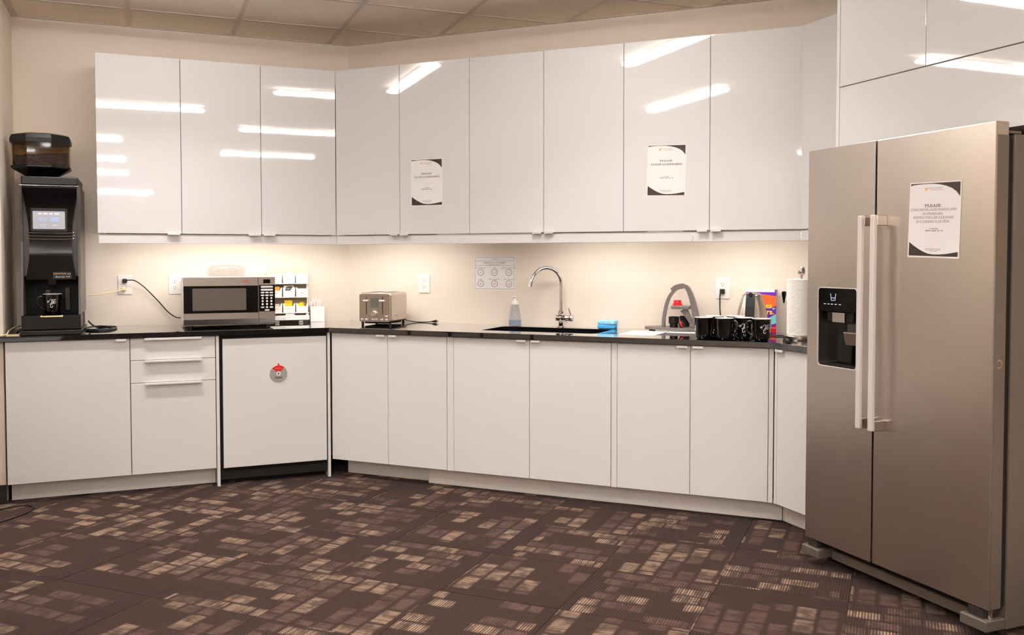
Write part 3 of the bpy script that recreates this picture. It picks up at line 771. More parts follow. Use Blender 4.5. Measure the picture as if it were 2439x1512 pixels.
# mugs -------------------------------------------------------------------
MH = .110
def mug_r(z): return .0385+.0095*min(max(z/MH, 0), 1)**.8
LOGO = [[(-.020, .004), (-.023, .009), (-.019, .013), (-.014, .010), (-.016, .005), (-.020, .006), (-.019, .009)],
        [(-.014, .010), (-.006, .020), (.004, .019), (.012, .021), (.006, .019), (.0, .015)],
        [(.004, .019), (.001, .010), (-.003, .0), (-.008, -.005), (-.012, -.003)],
        [(.0, .008), (.006, .012), (.010, .010), (.006, .005), (.0, .003), (.006, .0), (.012, .003)],
        [(.020, .018), (.017, .021), (.014, .017), (.012, .008), (.011, .0), (.014, -.002), (.019, .004), (.020, .012)],
        [(.004, -.006), (.0, -.003), (-.005, -.008), (-.007, -.017), (-.003, -.022), (.003, -.020), (.006, -.015), (.003, -.014)]]
def mug_mesh():
    o_ = MB(); pr = [(1e-4, 0), (.031, 0), (.0335, .002), (.0385, .008)]+[(mug_r(z), z) for z in (.02, .04, .06, .08, .10, .1075)]
    pr += [(mug_r(MH)-.0002, .1085)]
    o_.lathe(pr, n=40)
    i_ = MB(); i_.lathe([(mug_r(MH)-.0002, .1085), (mug_r(MH)-.001, .110), (mug_r(MH)-.003, .110), (mug_r(MH)-.0042, .108), (.0415, .08), (.0365, .03), (.033, .010), (1e-4, .008)], n=40)
    h = MB(); pts = smooth_path([(.0425, 0, .088), (.056, 0, .096), (.072, 0, .086), (.074, 0, .062), (.060, 0, .036), (.0395, 0, .026)], 6)
    h.tube(pts, .0052, 10)
    lg = MB()
    for st in LOGO:
        q = smooth_path([(x, 0, z) for x, z in st], 5)
        tmp = MB().strip([(p.x, p.z) for p in q], [.0014+.0012*math.sin(PI*i/(len(q)-1)) for i in range(len(q))], 0, .0003)
        zc = .060
        lg.add([((mug_r(zc+v[2])+.0007-v[1])*math.sin(v[0]/.045), -(mug_r(zc+v[2])+.0007-v[1])*math.cos(v[0]/.045), zc+v[2]) for v in tmp.v], tmp.f)
    out = []
    for mb, mt in ((o_, 'mug'), (i_, 'mugin'), (h, 'mug'), (lg, 'logo')):
        me = mb.mesh('mug_part'); me.materials.append(MT[mt]); out.append(me)
    return out
MUG = mug_mesh()
def mug(label, loc, handle, logo, rz=0.):
    t = thing('coffee_mug', label, 'mug', loc, rz, 'black coffee mugs')
    obj('body', MUG[0], 'mug', t); obj('lining', MUG[1], 'mugin', t)
    obj('handle', MUG[2], 'mug', t, rotz=handle)
    if logo is not None: obj('script_logo', MUG[3], 'logo', t, rotz=logo)
    return t
def bmug(label, u, v, handle, logo): return mug(label, B(u, v, K+.0003), handle, logo, RB)
bmug('plain-sided black mug at the left end of the row of mugs', -.910, 4.632, math.radians(75), None)
bmug('black mug second from the left in the row, its handle over the third', -.802, 4.612, math.radians(-20), None)
bmug('black mug with white script logo between two handles, set slightly back', -.716, 4.680, math.radians(150), math.radians(8))
bmug('black mug with white script logo at the right end of the row', -.623, 4.628, math.radians(186), math.radians(30))
bmug('black mug in the back row behind the left pair of mugs', -.882, 4.760, math.radians(100), None)
bmug('black mug in the back row in front of the kettle', -.775, 4.795, math.radians(60), None)

# coffee machine -----------------------------------------------------------
t = thing('coffee_machine', 'tall black coffee machine with a bean hopper and lit touch screen', 'coffee machine', (-.602, 5.447, K+.0003))
bxo('base', 'blk', t, -.006, .291, .0, .50, 0, .024, .003)
mb = MB()
for i in range(22): mb.box(.035+i*.010, .041+i*.010, -.0012, .002, .0175, .0215)
obj('base_vents', mb, 'dgrey', t)
bxo('drip_drawer', 'blk', t, 0, .286, .012, .215, .027, .104, .004, 2)
bxo('drip_grid', 'blkg', t, .008, .278, .020, .21, .1045, .1075, .001)
mb = MB().tube([(.096, .006, .098), (.196, .006, .098)], .0055, 12)
for x in (.096, .196): mb.tube([(x-.004, .006, .098), (x+.004, .006, .098)], .008, 12)
obj('drawer_bar', mb, 'brass', t)
bxo('lower_body', 'blkm', t, .006, .280, .215, .50, .027, .31, .002)
bxo('upper_body', 'cheek', t, .004, .283, .092, .50, .312, .800, .004, 2)
for k, x0 in ((0, -.001), (1, .276)):
    pr = [(.50, .028), (.50, .80), (.030, .80), (.035, .74), (.060, .62), (.075, .50), (.066, .38), (.040, .24), (.018, .13), (.014, .105), (.10, .1047), (.10, .1045)]
    pr = [(.50, .108), (.50, .80), (.028, .80), (.034, .74), (.052, .62), (.060, .50), (.052, .38), (.034, .24), (.018, .14), (.014, .108)]
    vs = [(x0, y, z) for y, z in pr]+[(x0+.011, y, z) for y, z in pr]; n = len(pr)
    mb = MB().add(vs, [tuple(range(n)), tuple(range(2*n-1, n-1, -1))]+[(i, (i+1) % n, n+(i+1) % n, n+i) for i in range(n)])
    obj('side_panel', mb, 'cheek', t)
def hour(z):      # half-width of the glossy fascia
    q = [(.30, .122), (.40, .106), (.50, .102), (.60, .107), (.70, .121), (.79, .136)]
    for (a, wa), (b, wb) in zip(q, q[1:]):
        if z <= b: return wa+(wb-wa)*(z-a)/(b-a)
    return q[-1][1]
zs = [.295+.0165*i for i in range(31)]
mb = MB(); vs = []; fs = []
for z in zs:
    cy = .058+.016*math.sin(PI*(z-.295)/.5)+(.012*max(0, (.42-z)/.12))
    for sx_ in (-1, 1): vs += [(.142+sx_*hour(z), cy, z), (.142+sx_*hour(z), cy+.02, z)]
for i in range(len(zs)-1):
    a, b = 4*i, 4*(i+1)
    fs += [(a, a+2, b+2, b), (a+1, a, b, b+1), (a+2, a+3, b+3, b+2), (a+3, a+1, b+1, b+3)]
fs += [(0, 1, 3, 2), tuple(4*(len(zs)-1)+q for q in (0, 2, 3, 1))]
obj('fascia', mb.add(vs, fs, None, True), 'blkg', t)
for z, wd in ((.547, .222), (.530, .226), (.514, .220)):
    obj('chrome_rib', MB().tube(smooth_path([(.142-wd/2, .070, z+.006), (.142-wd/2+.02, .066, z), (.142+wd/2-.02, .066, z), (.142+wd/2, .070, z+.006)]), .0026, 8), 'chrome', t)
sb = obj('screen_bezel', MB().plate(rrect(.048, .225, .555, .680, .008), .066, .085), 'blk', t)
obj('screen', MB().plate(rrect(.058, .214, .568, .664, .004, 3), .0645, .0662), 'screen', sb)
mb = MB()
for i in range(20):
    a, b = 2*PI*i/20, 2*PI*(i+1)/20
    mb.plate([(.108+.019*math.cos(a), .620+.011*math.sin(a)), (.108+.019*math.cos(b), .620+.011*math.sin(b)), (.108+.011*math.cos(b), .620+.005*math.sin(b)), (.108+.011*math.cos(a), .620+.005*math.sin(a))], .0636, .0642)
mb.plate([(.145+.02+.020*math.cos(2*PI*i/16), .620+.013*math.sin(2*PI*i/16)) for i in range(16)], .0636, .0642)
obj('screen_icons', mb, 'scrblue', sb)
mb = dashes(.085, .190, .650, .006, .0638, 3); q = dashes(.096, .120, .589, .004, .0638, 4); mb.add(q.v, q.f); q = dashes(.154, .178, .589, .004, .0638, 5); mb.add(q.v, q.f)
obj('screen_text', mb, 'scrwhite', sb)
lb = obj('name_label', MB().plate([(.150, .300), (.240, .300), (.240, .336), (.150, .336)], .0685, .072), 'blacklb', t)
obj('name_text', text_mb('INNOVATION', .184, .327, .010, .0680, width=.062), 'orange', lb)
obj('model_text', text_mb('Brew Lite', .186, .310, .010, .0680, width=.044), 'logo', lb)
mb = dashes(.222, .238, .326, .003, .0680, 2); q = dashes(.216, .236, .311, .004, .0680, 6); mb.add(q.v, q.f)
obj('small_print', mb, 'logo', lb)
obj('nozzle', MB().box(.120, .165, .09, .16, .262, .312, .006, 2), 'blkg', t)
obj('back_guide', MB().box(.098, .128, .200, .2145, .12, .24, .003), 'dgrey', t)
obj('back_guide', MB().box(.196, .224, .200, .2145, .12, .25, .003), 'dgrey', t)
bxo('top_housing', 'blk', t, .006, .281, .055, .48, .803, .850, .006, 2)
bxo('top_trim', 'chrome', t, .000, .285, .026, .034, .7965, .8015, .001)
# hopper
HX, HY = .090, .245
def octo(r, z): return [(HX+r*math.cos(PI/8+PI/4*i)*1.02, HY+r*math.sin(PI/8+PI/4*i), z) for i in range(8)]
def octoloft(ls, capb=True, capt=True):
    vs = [p for l in ls for p in l]; fs = [(j*8+i, j*8+(i+1) % 8, (j+1)*8+(i+1) % 8, (j+1)*8+i) for j in range(len(ls)-1) for i in range(8)]
    if capb: fs.append(tuple(range(7, -1, -1)))
    if capt: fs.append(tuple((len(ls)-1)*8+i for i in range(8)))
    return MB().add(vs, fs)
hp = obj('hopper_base', octoloft([octo(.070, .8505), octo(.072, .858), octo(.150, .900), octo(.155, .906), octo(.155, .914), octo(.150, .916)]), 'blk', t)
obj('hopper_window', octoloft([octo(.1500, .9165), octo(.1525, 1.042), octo(.1495, 1.042), octo(.147, .9165), octo(.1500, .9165)], False, False), 'smoke', hp)
obj('hopper_lid', octoloft([octo(.1580, 1.040), octo(.1590, 1.062), octo(.150, 1.083), octo(.120, 1.092), octo(.118, 1.092)]), 'blk', hp)
mb = MB(); rng = random.Random(5); vs = []; NR, NA = 8, 32
for i in range(NR+1):
    for j in range(NA):
        a = 2*PI*j/NA; k = .144*i/NR*(math.cos(PI/8)/max(math.cos(((a+PI/8) % (PI/4))-PI/8), .1) if True else 1)*.98
        hgt = .985+.018*math.sin(a+.6)*i/NR+rng.uniform(-.006, .006)
        vs.append((HX+k*math.cos(a), HY+k*math.sin(a), hgt))
for j in range(NA): x, y, _ = vs[NR*NA+j]; vs.append((x, y, .9168))
fs = [(i*NA+j, i*NA+(j+1) % NA, (i+1)*NA+(j+1) % NA, (i+1)*NA+j) for i in range(NR+1) for j in range(NA)]
obj('coffee_beans', mb.add(vs, fs), 'beans', hp)['kind'] = 'stuff'
mb = MB()
for i in (0, 1, 2, 3):   # amber inside of the rear hopper faces
    a, b = octo(.1455, .918)[i], octo(.1455, .918)[(i+1) % 8]
    mb.add([a, b, (b[0], b[1], 1.038), (a[0], a[1], 1.038)], [(0, 1, 2, 3)])
obj('hopper_back', mb, 'cardin', hp)
mug('black mug with white script logo standing in the coffee machine', (-.458, 5.5275, K+.1083), PI*1.04, 0.)

# cords behind the coffee machine and microwave
def cord(name, label, pts, r, mat, plug=None, grp='power cords'):
    t = thing(name, label, 'cord', (0, 0, 0), 0, grp)
    obj('cable', MB().tube(smooth_path(pts, 6), r, 8), mat, t)
    if plug: obj('plug', plug, mat, t)
    return t
pl = MB().box(-.118, -.090, 6.022, 6.0497, 1.155, 1.181, .006, 2)
cord('power_cord', 'black power cord arching from the wall outlet to the microwave', [(-.104, 6.026, 1.168), (-.085, 6.012, 1.172), (-.045, 6.01, 1.168), (.010, 6.02, 1.125), (.081, 6.035, 1.046), (.140, 6.035, .974), (.185, 6.03, .940), (.2085, 5.985, .938)], .0035, 'cordb', pl)
pl = MB().box(-.122, -.098, 6.022, 6.0497, 1.105, 1.131, .006, 2)
cord('power_cord', 'beige power cord running from the wall outlet to the coffee machine', [(-.108, 6.024, 1.118), (-.135, 6.0, 1.110), (-.19, 5.98, 1.098), (-.26, 5.965, 1.088), (-.306, 5.962, 1.086)], .0035, 'cordw', pl)
cord('coiled_cord', 'coil of black cord on the counter right of the coffee machine', [(-.303, 5.93, .935), (-.285, 5.92, .915), (-.255, 5.90, .8985), (-.20, 5.87, .8985), (-.165, 5.80, .8985), (-.19, 5.72, .8985), (-.25, 5.70, .8985), (-.303, 5.74, .8985), (-.30, 5.80, .905), (-.25, 5.86, .907), (-.20, 5.83, .907), (-.15, 5.86, .900), (-.165, 5.68, .8985), (-.22, 5.62, .8985), (-.300, 5.66, .8985)], .0045, 'cordb')
cord('power_cord', 'beige cord crossing the counter left of the coffee machine', [(-.84, 5.435, .8975), (-.75, 5.44, .8975), (-.680, 5.465, .8985), (-.672, 5.56, .915), (-.655, 5.70, .925), (-.625, 5.80, .925)], .0038, 'cordw')
cord('power_cord', 'short black cord behind the left side of the coffee machine', [(-.66, 5.92, .8985), (-.655, 5.75, .8985), (-.64, 5.62, .8985), (-.63, 5.66, .905), (-.625, 5.76, .92)], .0038, 'cordb')
tag(obj('folded_card', MB().plate([(-.675, K+.0004), (-.613, K+.0004), (-.613, K+.006), (-.675, K+.006)], 5.462, 5.50), 'cordw'), 'small beige strip lying on the counter left of the coffee machine', 'card')

# microwave ---------------------------------------------------------------
t = thing('microwave', 'silver countertop microwave with black glass door and keypad', 'microwave', (.215, 5.620, K+.0003))
MWd = .520
bxo('body', 'white', t, .004, MWd-.003, .022, .400, .015, .299, .004, 2)
for x in (.04, MWd-.04):
    for y in (.06, .36): obj('foot', MB().cyl(x, y, 0, .0155, .016, 16), 'blk', t)
def lip(x0, x1):
    pr = [(0, .052), (0, .299), (.0215, .299), (.0215, .018), (.012, .022)]
    vs = [(x0, y, z) for y, z in pr]+[(x1, y, z) for y, z in pr]; n = 5
    return MB().add(vs, [tuple(range(n)), tuple(range(2*n-1, n-1, -1))]+[(i, (i+1) % n, n+(i+1) % n, n+i) for i in range(n)])
d = obj('door', lip(0, .4215), 'steel2', t)
obj('door_glass', MB().plate([(.0015, .0885), (.4205, .0885), (.4205, .2485), (.0015, .2485)], -.003, .0005), 'blkg', d)
obj('window', MB().plate(rrect(.050, .352, .104, .234, .003, 2), -.0036, -.0031), 'mesh', d)
obj('brand_text', text_mb('LIVING', .350, .272, .017, -.0006, width=.046, off=.0004), 'redink', d)
obj('brand_small_print', dashes(.376, .402, .2685, .004, -.0006, 3), 'inkg', d)
p_ = obj('control_panel', lip(.4245, MWd), 'steel2', t)
obj('keypad', MB().plate([(.4255, .0935), (MWd-.001, .0935), (MWd-.001, .2515), (.4255, .2515)], -.003, .0005), 'blkg', p_)
obj('display', MB().plate([(.452, .2615), (.492, .2615), (.492, .285), (.452, .285)], -.0008, .0005), 'blkg', p_)
def key(x0, x1, z, h=.0085): return MB().plate(rrect(x0, x1, z-h/2, z+h/2, h*.49, 4), -.0040, -.0031)
for z in (.2405, .2225): obj('key', key(.436, .508, z, .011), 'white', p_)
for z in (.206, .1895):
    for x in (.436, .4615, .487): obj('key', key(x, x+.021, z), 'white', p_)
for z in (.1725, .1545, .1365, .118):
    for i, x in enumerate((.4405, .466, .4915)):
        if z == .118 and i != 1: obj('key', key((.436, 0, .487)[i], (.457, 0, .508)[i], z), 'white', p_)
        else: obj('key', key(x, x+.012, z, .0125), 'white', p_)
obj('key', key(.458, .486, .101), 'white', p_)
mb = MB()
for i in range(9): mb.add([(.0036, .10+.03*q, .055+.010*i+.012*q) for q in (0, 1)]+[(.0036, .10+.03*q, .0585+.010*i+.012*q) for q in (0, 1)], [(0, 1, 3, 2)])
obj('side_vents', mb, 'ink', t)
# glass dome on the microwave
g = MB(); pr = [(.116, 0), (.1175, .004), (.1165, .030), (.112, .052), (.098, .066), (.070, .073), (.030, .076), (1e-4, .0765)]
pr2 = [(1e-4, .0735), (.030, .073), (.070, .070), (.096, .0632), (.1092, .050), (.1135, .030), (.1135, 0), (.116, 0)]
t = thing('glass_dome', 'clear glass cake dome resting on top of the microwave', 'dome', (.472, 5.815, K+.3000))
obj('bowl', g.lathe(pr+pr2, n=48), 'glass', t)

# tea organiser ---------------------------------------------------------
OX, OY, OW = .737, 5.915, .251
t = thing('tea_organizer', 'cream three-shelf tea organiser standing beside the microwave', 'organizer', (OX, OY, K+.0003))
obj('back_panel', MB().plate(rrect(0, OW, .016, .345, .028), .118, .124), 'cream', t)
for z in (.247, .160, .060): bxo('shelf', 'white', t, .001, OW-.001, 0, .118, z, z+.005, .0015)
for x0 in (0, OW-.004):
    mb = MB(); pr = [(.118, .016), (.118, .33), (.095, .30), (.0, .245), (.0, .016)]
    pr = [(.118, .018), (.118, .335), (.105, .32), (.090, .26), (.060, .05), (.0, .045), (.0, .018)]
    vs = [(x0, y, z) for y, z in pr]+[(x0+.004, y, z) for y, z in pr]; n = len(pr)
    obj('side_rib', mb.add(vs, [tuple(range(n)), tuple(range(2*n-1, n-1, -1))]+[(i, (i+1) % n, n+(i+1) % n, n+i) for i in range(n)]), 'white', t)
dr = obj('drawer', MB().plate([(.004, .018), (OW-.006, .018), (OW-.006, .058), (.232, .058), (.226, .048), (.160, .048), (.154, .058), (.102, .058), (.096, .048), (.03, .048), (.024, .058), (.004, .058)], -.004, .0)  , 'white', t)
obj('drawer_print', dashes(.085, .105, .028, .003, -.0046, 2), 'inkg', dr)
obj('drawer_tray', MB().box(.012, OW-.012, .002, .112, .019, .024), 'amber', dr)
for x in (.05, .20): bxo('foot', 'white', t, x-.014, x+.014, .01, .11, 0, .0155, .003)
BINW, BIND = .072, .098
def bin_meshes():
    mb = MB()
    pf = [(0, 0), (BINW, 0), (BINW+.002, .062), (BINW-.008, .056), (BINW-.012, .040), (.012, .040), (.008, .056), (-.002, .062)]
    mb.plate(pf, 0, .003)
    mb.box(0, .0025, .003, BIND, 0, .048); mb.box(BINW-.0025, BINW, .003, BIND, 0, .048)
    mb.box(.0025, BINW-.0025, BIND-.003, BIND, 0, .048); mb.box(.0025, BINW-.0025, .003, BIND-.003, 0, .003)
    a = mb.mesh('bin'); a.materials.append(MT['white'])
    b = dashes(.020, .054, .024, .0035, -.0006, 8).mesh('bin_print'); b.materials.append(MT['inkg'])
    return a, b
BIN = bin_meshes()
rows = (('top', .2523), ('middle', .1653), ('bottom', .0653)); colsn = ('left', 'centre', 'right')
def binpos(r, c): return (OX+.007+.0815*c, OY+.004, K+.0003+rows[r][1]+.0003)
for r in range(3):
    for c in range(3):
        t = thing('tea_bin', 'small white bin, %s on the %s shelf of the tea organiser' % (colsn[c], rows[r][0]), 'bin', binpos(r, c), 0, 'white bins of the tea organiser')
        obj('bin_body', BIN[0], 'white', t)
        if (r, c) not in ((1, 1), (2, 2)): obj('bin_print', BIN[1], 'inkg', t)
def inbin(name, label, cat, r, c, mb, mat, grp, extra=None):
    x, y, z = binpos(r, c)
    o = obj(name, mb, mat, None, (x, y, z+.0033)); tag(o, label, cat, grp)
    if extra: obj(extra[0], extra[1], extra[2], o)
    return o
for c, h in ((0, .062), (1, .074), (2, .066)):
    ar = [(.007, .0)]+[(.036-.029*math.cos(PI*i/14), .030+(h-.030)*math.sin(PI*i/14)) for i in range(15)]+[(.065, .0)]
    mb = MB()
    for k in range(6): mb.plate([(x+.0006*(k % 2), z-.001*k) if z > 0 else (x, z) for x, z in ar], .010+.012*k, .018+.012*k)
    inbin('coffee_filters', 'stack of white round paper filters in the %s top bin' % colsn[c], 'filters', 0, c, mb, 'paper', 'paper filters in the top bins')
mb = MB().box(.006, .060, .010, .060, 0, .062, .001); inbin('tea_box', 'orange paper tea packets in the left middle bin', 'tea packets', 1, 0, mb, 'amber', 'tea packets in the bins')
mb = MB().box(.006, .066, .012, .070, 0, .068, .001)
leaf = MB().plate([(.014, .036), (.018, .058), (.028, .064), (.062, .064), (.054, .050), (.044, .038), (.030, .033)], .0112, .0118)
ob = inbin('tea_box', 'white tea box with a black leaf-shaped label in the centre middle bin', 'tea box', 1, 1, mb, 'paper', 'tea packets in the bins', ('black_label', leaf, 'blacklb'))
lt = dashes(.022, .050, .052, .004, .0106, 5); q = dashes(.022, .046, .044, .004, .0106, 6); lt.add(q.v, q.f); obj('label_print', lt, 'logo', ob)
mb = MB().box(.008, .064, .012, .070, 0, .048, .002); inbin('tea_box', 'pale tea packets in the right middle bin', 'tea packets', 1, 2, mb, 'paper', 'tea packets in the bins')
mb = MB().box(.006, .060, .014, .070, 0, .052, .002); inbin('tea_box', 'beige tea packets in the left bottom bin', 'tea packets', 2, 0, mb, 'cream', 'tea packets in the bins')
mb = MB().box(.008, .058, .014, .070, 0, .075, .001); inbin('tea_box', 'upright yellow tea packets in the centre bottom bin', 'tea packets', 2, 1, mb, 'yellow', 'tea packets in the bins')
mb = MB()
for k in range(5): mb.box(-.017, .017, -.004, .004, -.020, .020, .001, mat=T(.030+.003*k, .016+.012*k, .036+.003*(k % 2)) @ Matrix.Rotation(.22*(k-2), 4, 'Y'))
inbin('tea_box', 'loose yellow tea sachets in the right bottom bin', 'tea packets', 2, 2, mb, 'yellow', 'tea packets in the bins')

# cutlery holder
t = thing('cutlery_holder', 'square white holder with plastic cutlery right of the tea organiser', 'holder', (1.000, 5.945, K+.0003), 0)
mb = MB(); hw, hh = .090, .100
mb.box(0, hw, 0, .003, 0, hh, .0008); mb.box(0, hw, hw-.003, hw, 0, hh, .0008); mb.box(0, .003, .003, hw-.003, 0, hh); mb.box(hw-.003, hw, .003, hw-.003, 0, hh); mb.box(.003, hw-.003, .003, hw-.003, 0, .003)
obj('box', mb, 'white', t)
for k, (x, y, l, a, lab) in enumerate(((1.020, 5.975, .150, -.10, 'leftmost'), (1.034, 5.985, .165, -.03, 'second from the left'), (1.048, 5.975, .160, .02, 'third from the left'), (1.060, 5.990, .155, .06, 'rightmost'))):
    mb = MB().box(-.005, .005, -.0012, .0012, 0, l*.7, .0008)
    mb.plate([(-.005, l*.7), (.005, l*.7), (.011, l*.82), (.011, l), (.006, l), (.006, l*.86), (-.006, l*.86), (-.006, l), (-.011, l), (-.011, l*.82)], -.001, .001)
    o = tag(obj('plastic_fork', mb, 'white', None, (x, y, K+.0045)), 'white plastic fork standing %s in the cutlery holder' % lab, 'cutlery', 'plastic forks in the holder')
    o.rotation_euler = (0, a, 0)

# toaster -----------------------------------------------------------------
t = thing('toaster', 'brushed steel toaster with two levers, a dial and a small screen', 'toaster', (1.231, 5.582, K+.0003), math.radians(-39.3))
TW, TD, TH = .217, .256, .199
bxo('body', 'steel2', t, 0, TW, .010, TD, .018, TH, .016, 4)
f = obj('front_panel', MB().plate(rrect(.006, TW-.006, .020, TH-.008, .010), .004, .012), 'steel2', t)
for x in (.054, .163):
    obj('lever_slot', MB().plate(rrect(x-.0022, x+.0022,   .066, .174, .002, 3), .0030, .0036), 'blkm', f)
    lv = MB().box(x-.018, x+.014, -.014, .003,   .144, .155, .003, 2)
    obj('lever', lv, 'handle', f)
obj('screen', MB().plate(rrect(.083, .135, .108, .166, .003, 2), .0022, .0036), 'lcd', f)
mb = MB(); mb.lathe([(1e-4, .020), (.018, .020), (.021, .016), (.022, .0), (1e-4, 0)], n=28, mat=T(.108, .0035, .070) @ rotx(PI/2))
obj('dial', mb, 'chrome', f)
for x, z in ((.024, .036), (.054, .036), (.100, .036), (.122, .036), (.158, .036), (.190, .036), (.190, .056)):
    obj('button', MB().plate(rrect(x-.010, x+.010, z-.0048, z+.0048, .0045, 4), .0005, .0036), 'handle', f)
for x in (.06, .157): obj('bread_slot', MB().box(x-.016, x+.016, .04, TD-.03, TH-.0005, TH+.0006), 'blkm', t)
mb = MB(); pr = [(.060, .030), (TD-.012, .030), (TD-.012, .060), (.110, .062), (.075, .052)]
vs = [(TW+.0004, y, z) for y, z in pr]+[(TW+.004, y, z) for y, z in pr]; n = 5
obj('side_grip', mb.add(vs, [tuple(range(n)), tuple(range(2*n-1, n-1, -1))]+[(i, (i+1) % n, n+(i+1) % n, n+i) for i in range(n)]), 'steel2', t)
for x in (.016, TW-.016):
    for y in (.03, TD-.03): obj('foot', MB().cyl(x, y, 0, .0182, .008, 12), 'blk', t)
bxo('crumb_tray', 'blkm', t, .03, TW-.03, .03, TD-.03, .008, .0178)
ct, st_ = math.cos(math.radians(-39.3)), math.sin(math.radians(-39.3))
def tl(x, y): return (1.231+x*ct-y*st_, 5.582+x*st_+y*ct)
a = tl(TW-.02, TD+.008)
pl = MB().tube([(1.705, 5.590, .9000), (1.722, 5.574, .9025), (1.730, 5.567, .9035)], .006, 10, rs=[.0036, .008, .0095])
pl.tube([(1.729, 5.568, .9060), (1.742, 5.556, .9060)], .0012, 6); pl.tube([(1.729, 5.568, .9010), (1.742, 5.556, .9010)], .0012, 6)
cord('power_cord', 'black toaster cord lying on the counter with its plug free', [(a[0], a[1], .915), (a[0]+.02, a[1]-.004, .905), (1.625, 5.640, .8968), (1.670, 5.615, .8968), (1.707, 5.588, .9000)], .0032, 'cordb', pl)

# faucet ------------------------------------------------------------------
t = thing('faucet', 'tall chrome gooseneck faucet with side lever behind the sink', 'faucet', B(-1.850, 5.110, K+.0003), RB)
obj('flange', MB().lathe([(1e-4, 0), (.024, 0), (.024, .004), (.020, .007), (1e-4, .007)], n=28), 'chrome', t)
obj('pillar', MB().lathe([(.0165, .0072), (.0165, .041), (1e-4, .041), (1e-4, .0072), (.0165, .0072)], n=28), 'chrome', t)
mb = MB(); mb.lathe([(1e-4, -.030), (.017, -.030), (.0185, -.028), (.0185, .044), (.0175, .046), (.0175, .048), (.0185, .050), (.0185, .072), (.016, .075), (1e-4, .075)], n=28, mat=T(0, 0, .055) @ Matrix.Rotation(PI/2, 4, 'Y'))
obj('mixer_body', mb, 'chrome', t)
obj('collar', MB().lathe([(1e-4, .068), (.017, .068), (.0175, .074), (.0175, .094), (.014, .098), (1e-4, .098)], n=28), 'chrome', t)
sp_ = [(0, 0, .096), (0, 0, .16), (0, 0, .22), (0, 0, .25), (-.006, -.005, .295), (-.030, -.022, .335), (-.068, -.048, .352), (-.108, -.076, .341), (-.136, -.096, .308), (-.150, -.106, .268)]
obj('spout', MB().tube(smooth_path(sp_, 6), .0098, 16), 'chrome', t)
obj('nozzle', MB().tube([(-.149, -.1055, .272), (-.1545, -.1092, .247), (-.156, -.1102, .242)], .012, 16), 'chrome', t)
obj('lever', MB().tube([(.062, 0, .073), (.056, -.003, .092), (.050, -.008, .115)], .004, 10, rs=[.0045, .0042, .0036]), 'chrome', t)

# soap bottle
t = thing('soap_bottle', 'clear pump bottle with blue soap behind the sink', 'bottle', B(-2.156, 5.128, K+.0003), RB)
obj('bottle', MB().lathe([(1e-4, 0), (.036, 0), (.039, .004), (.037, .035), (.030, .085), (.025, .118), (.022, .128), (.020, .130), (.020, .1285), (.0235, .117), (.0285, .084), (.0355, .036), (.0372, .006), (1e-4, .003)], n=32), 'clear', t)
obj('liquid', MB().lathe([(1e-4, .0035), (.0365, .0065), (.0352, .034), (1e-4, .034)], n=32), 'blue', t)
obj('pump_cap', MB().lathe([(1e-4, .1295), (.023, .1295), (.023, .146), (.012, .150), (.008, .151), (.008, .170), (.013, .172), (.013, .180), (1e-4, .181)], n=28), 'white', t)
obj('pump_spout', MB().tube([(0, -.008, .176), (0, -.034, .175), (0, -.038, .170)], .0045, 8), 'white', t)
obj('dip_tube', MB().tube([(0, 0, .128), (.002, 0, .07), (.010, 0, .012)], .002, 6), 'white', t)

# sponges
def sponge(label, loc, rz, mat):
    mb = MB().box(-.052, .052, -.034, .034, 0, .024, .006, 3)
    tag(obj('sponge', mb, mat, None, loc, rz), label, 'sponge', 'blue sponges')
sponge('darker blue sponge at the bottom of the pair beside the sink', B(-1.566, 5.118, K+.0004), RB+.05, 'sponge')
sponge('paler blue sponge lying on top of the other beside the sink', B(-1.563, 5.118, K+.0249), RB-.08, 'spongel')

# sheets of paper
tag(obj('paper_sheet', MB().box(0, .195, 0, .30, 0, .0008), 'paper', None, B(-1.385, 4.715, K+.0003), RB-.03), 'white sheet of paper lying right of the sink', 'paper', 'loose sheets on the counter')
tag(obj('paper_sheet', MB().box(0, .20, 0, .10, 0, .0008), 'paper', None, B(-1.175, 4.935, K+.0003), RB+.02), 'white sheet of paper in front of the coffee press', 'paper', 'loose sheets on the counter')

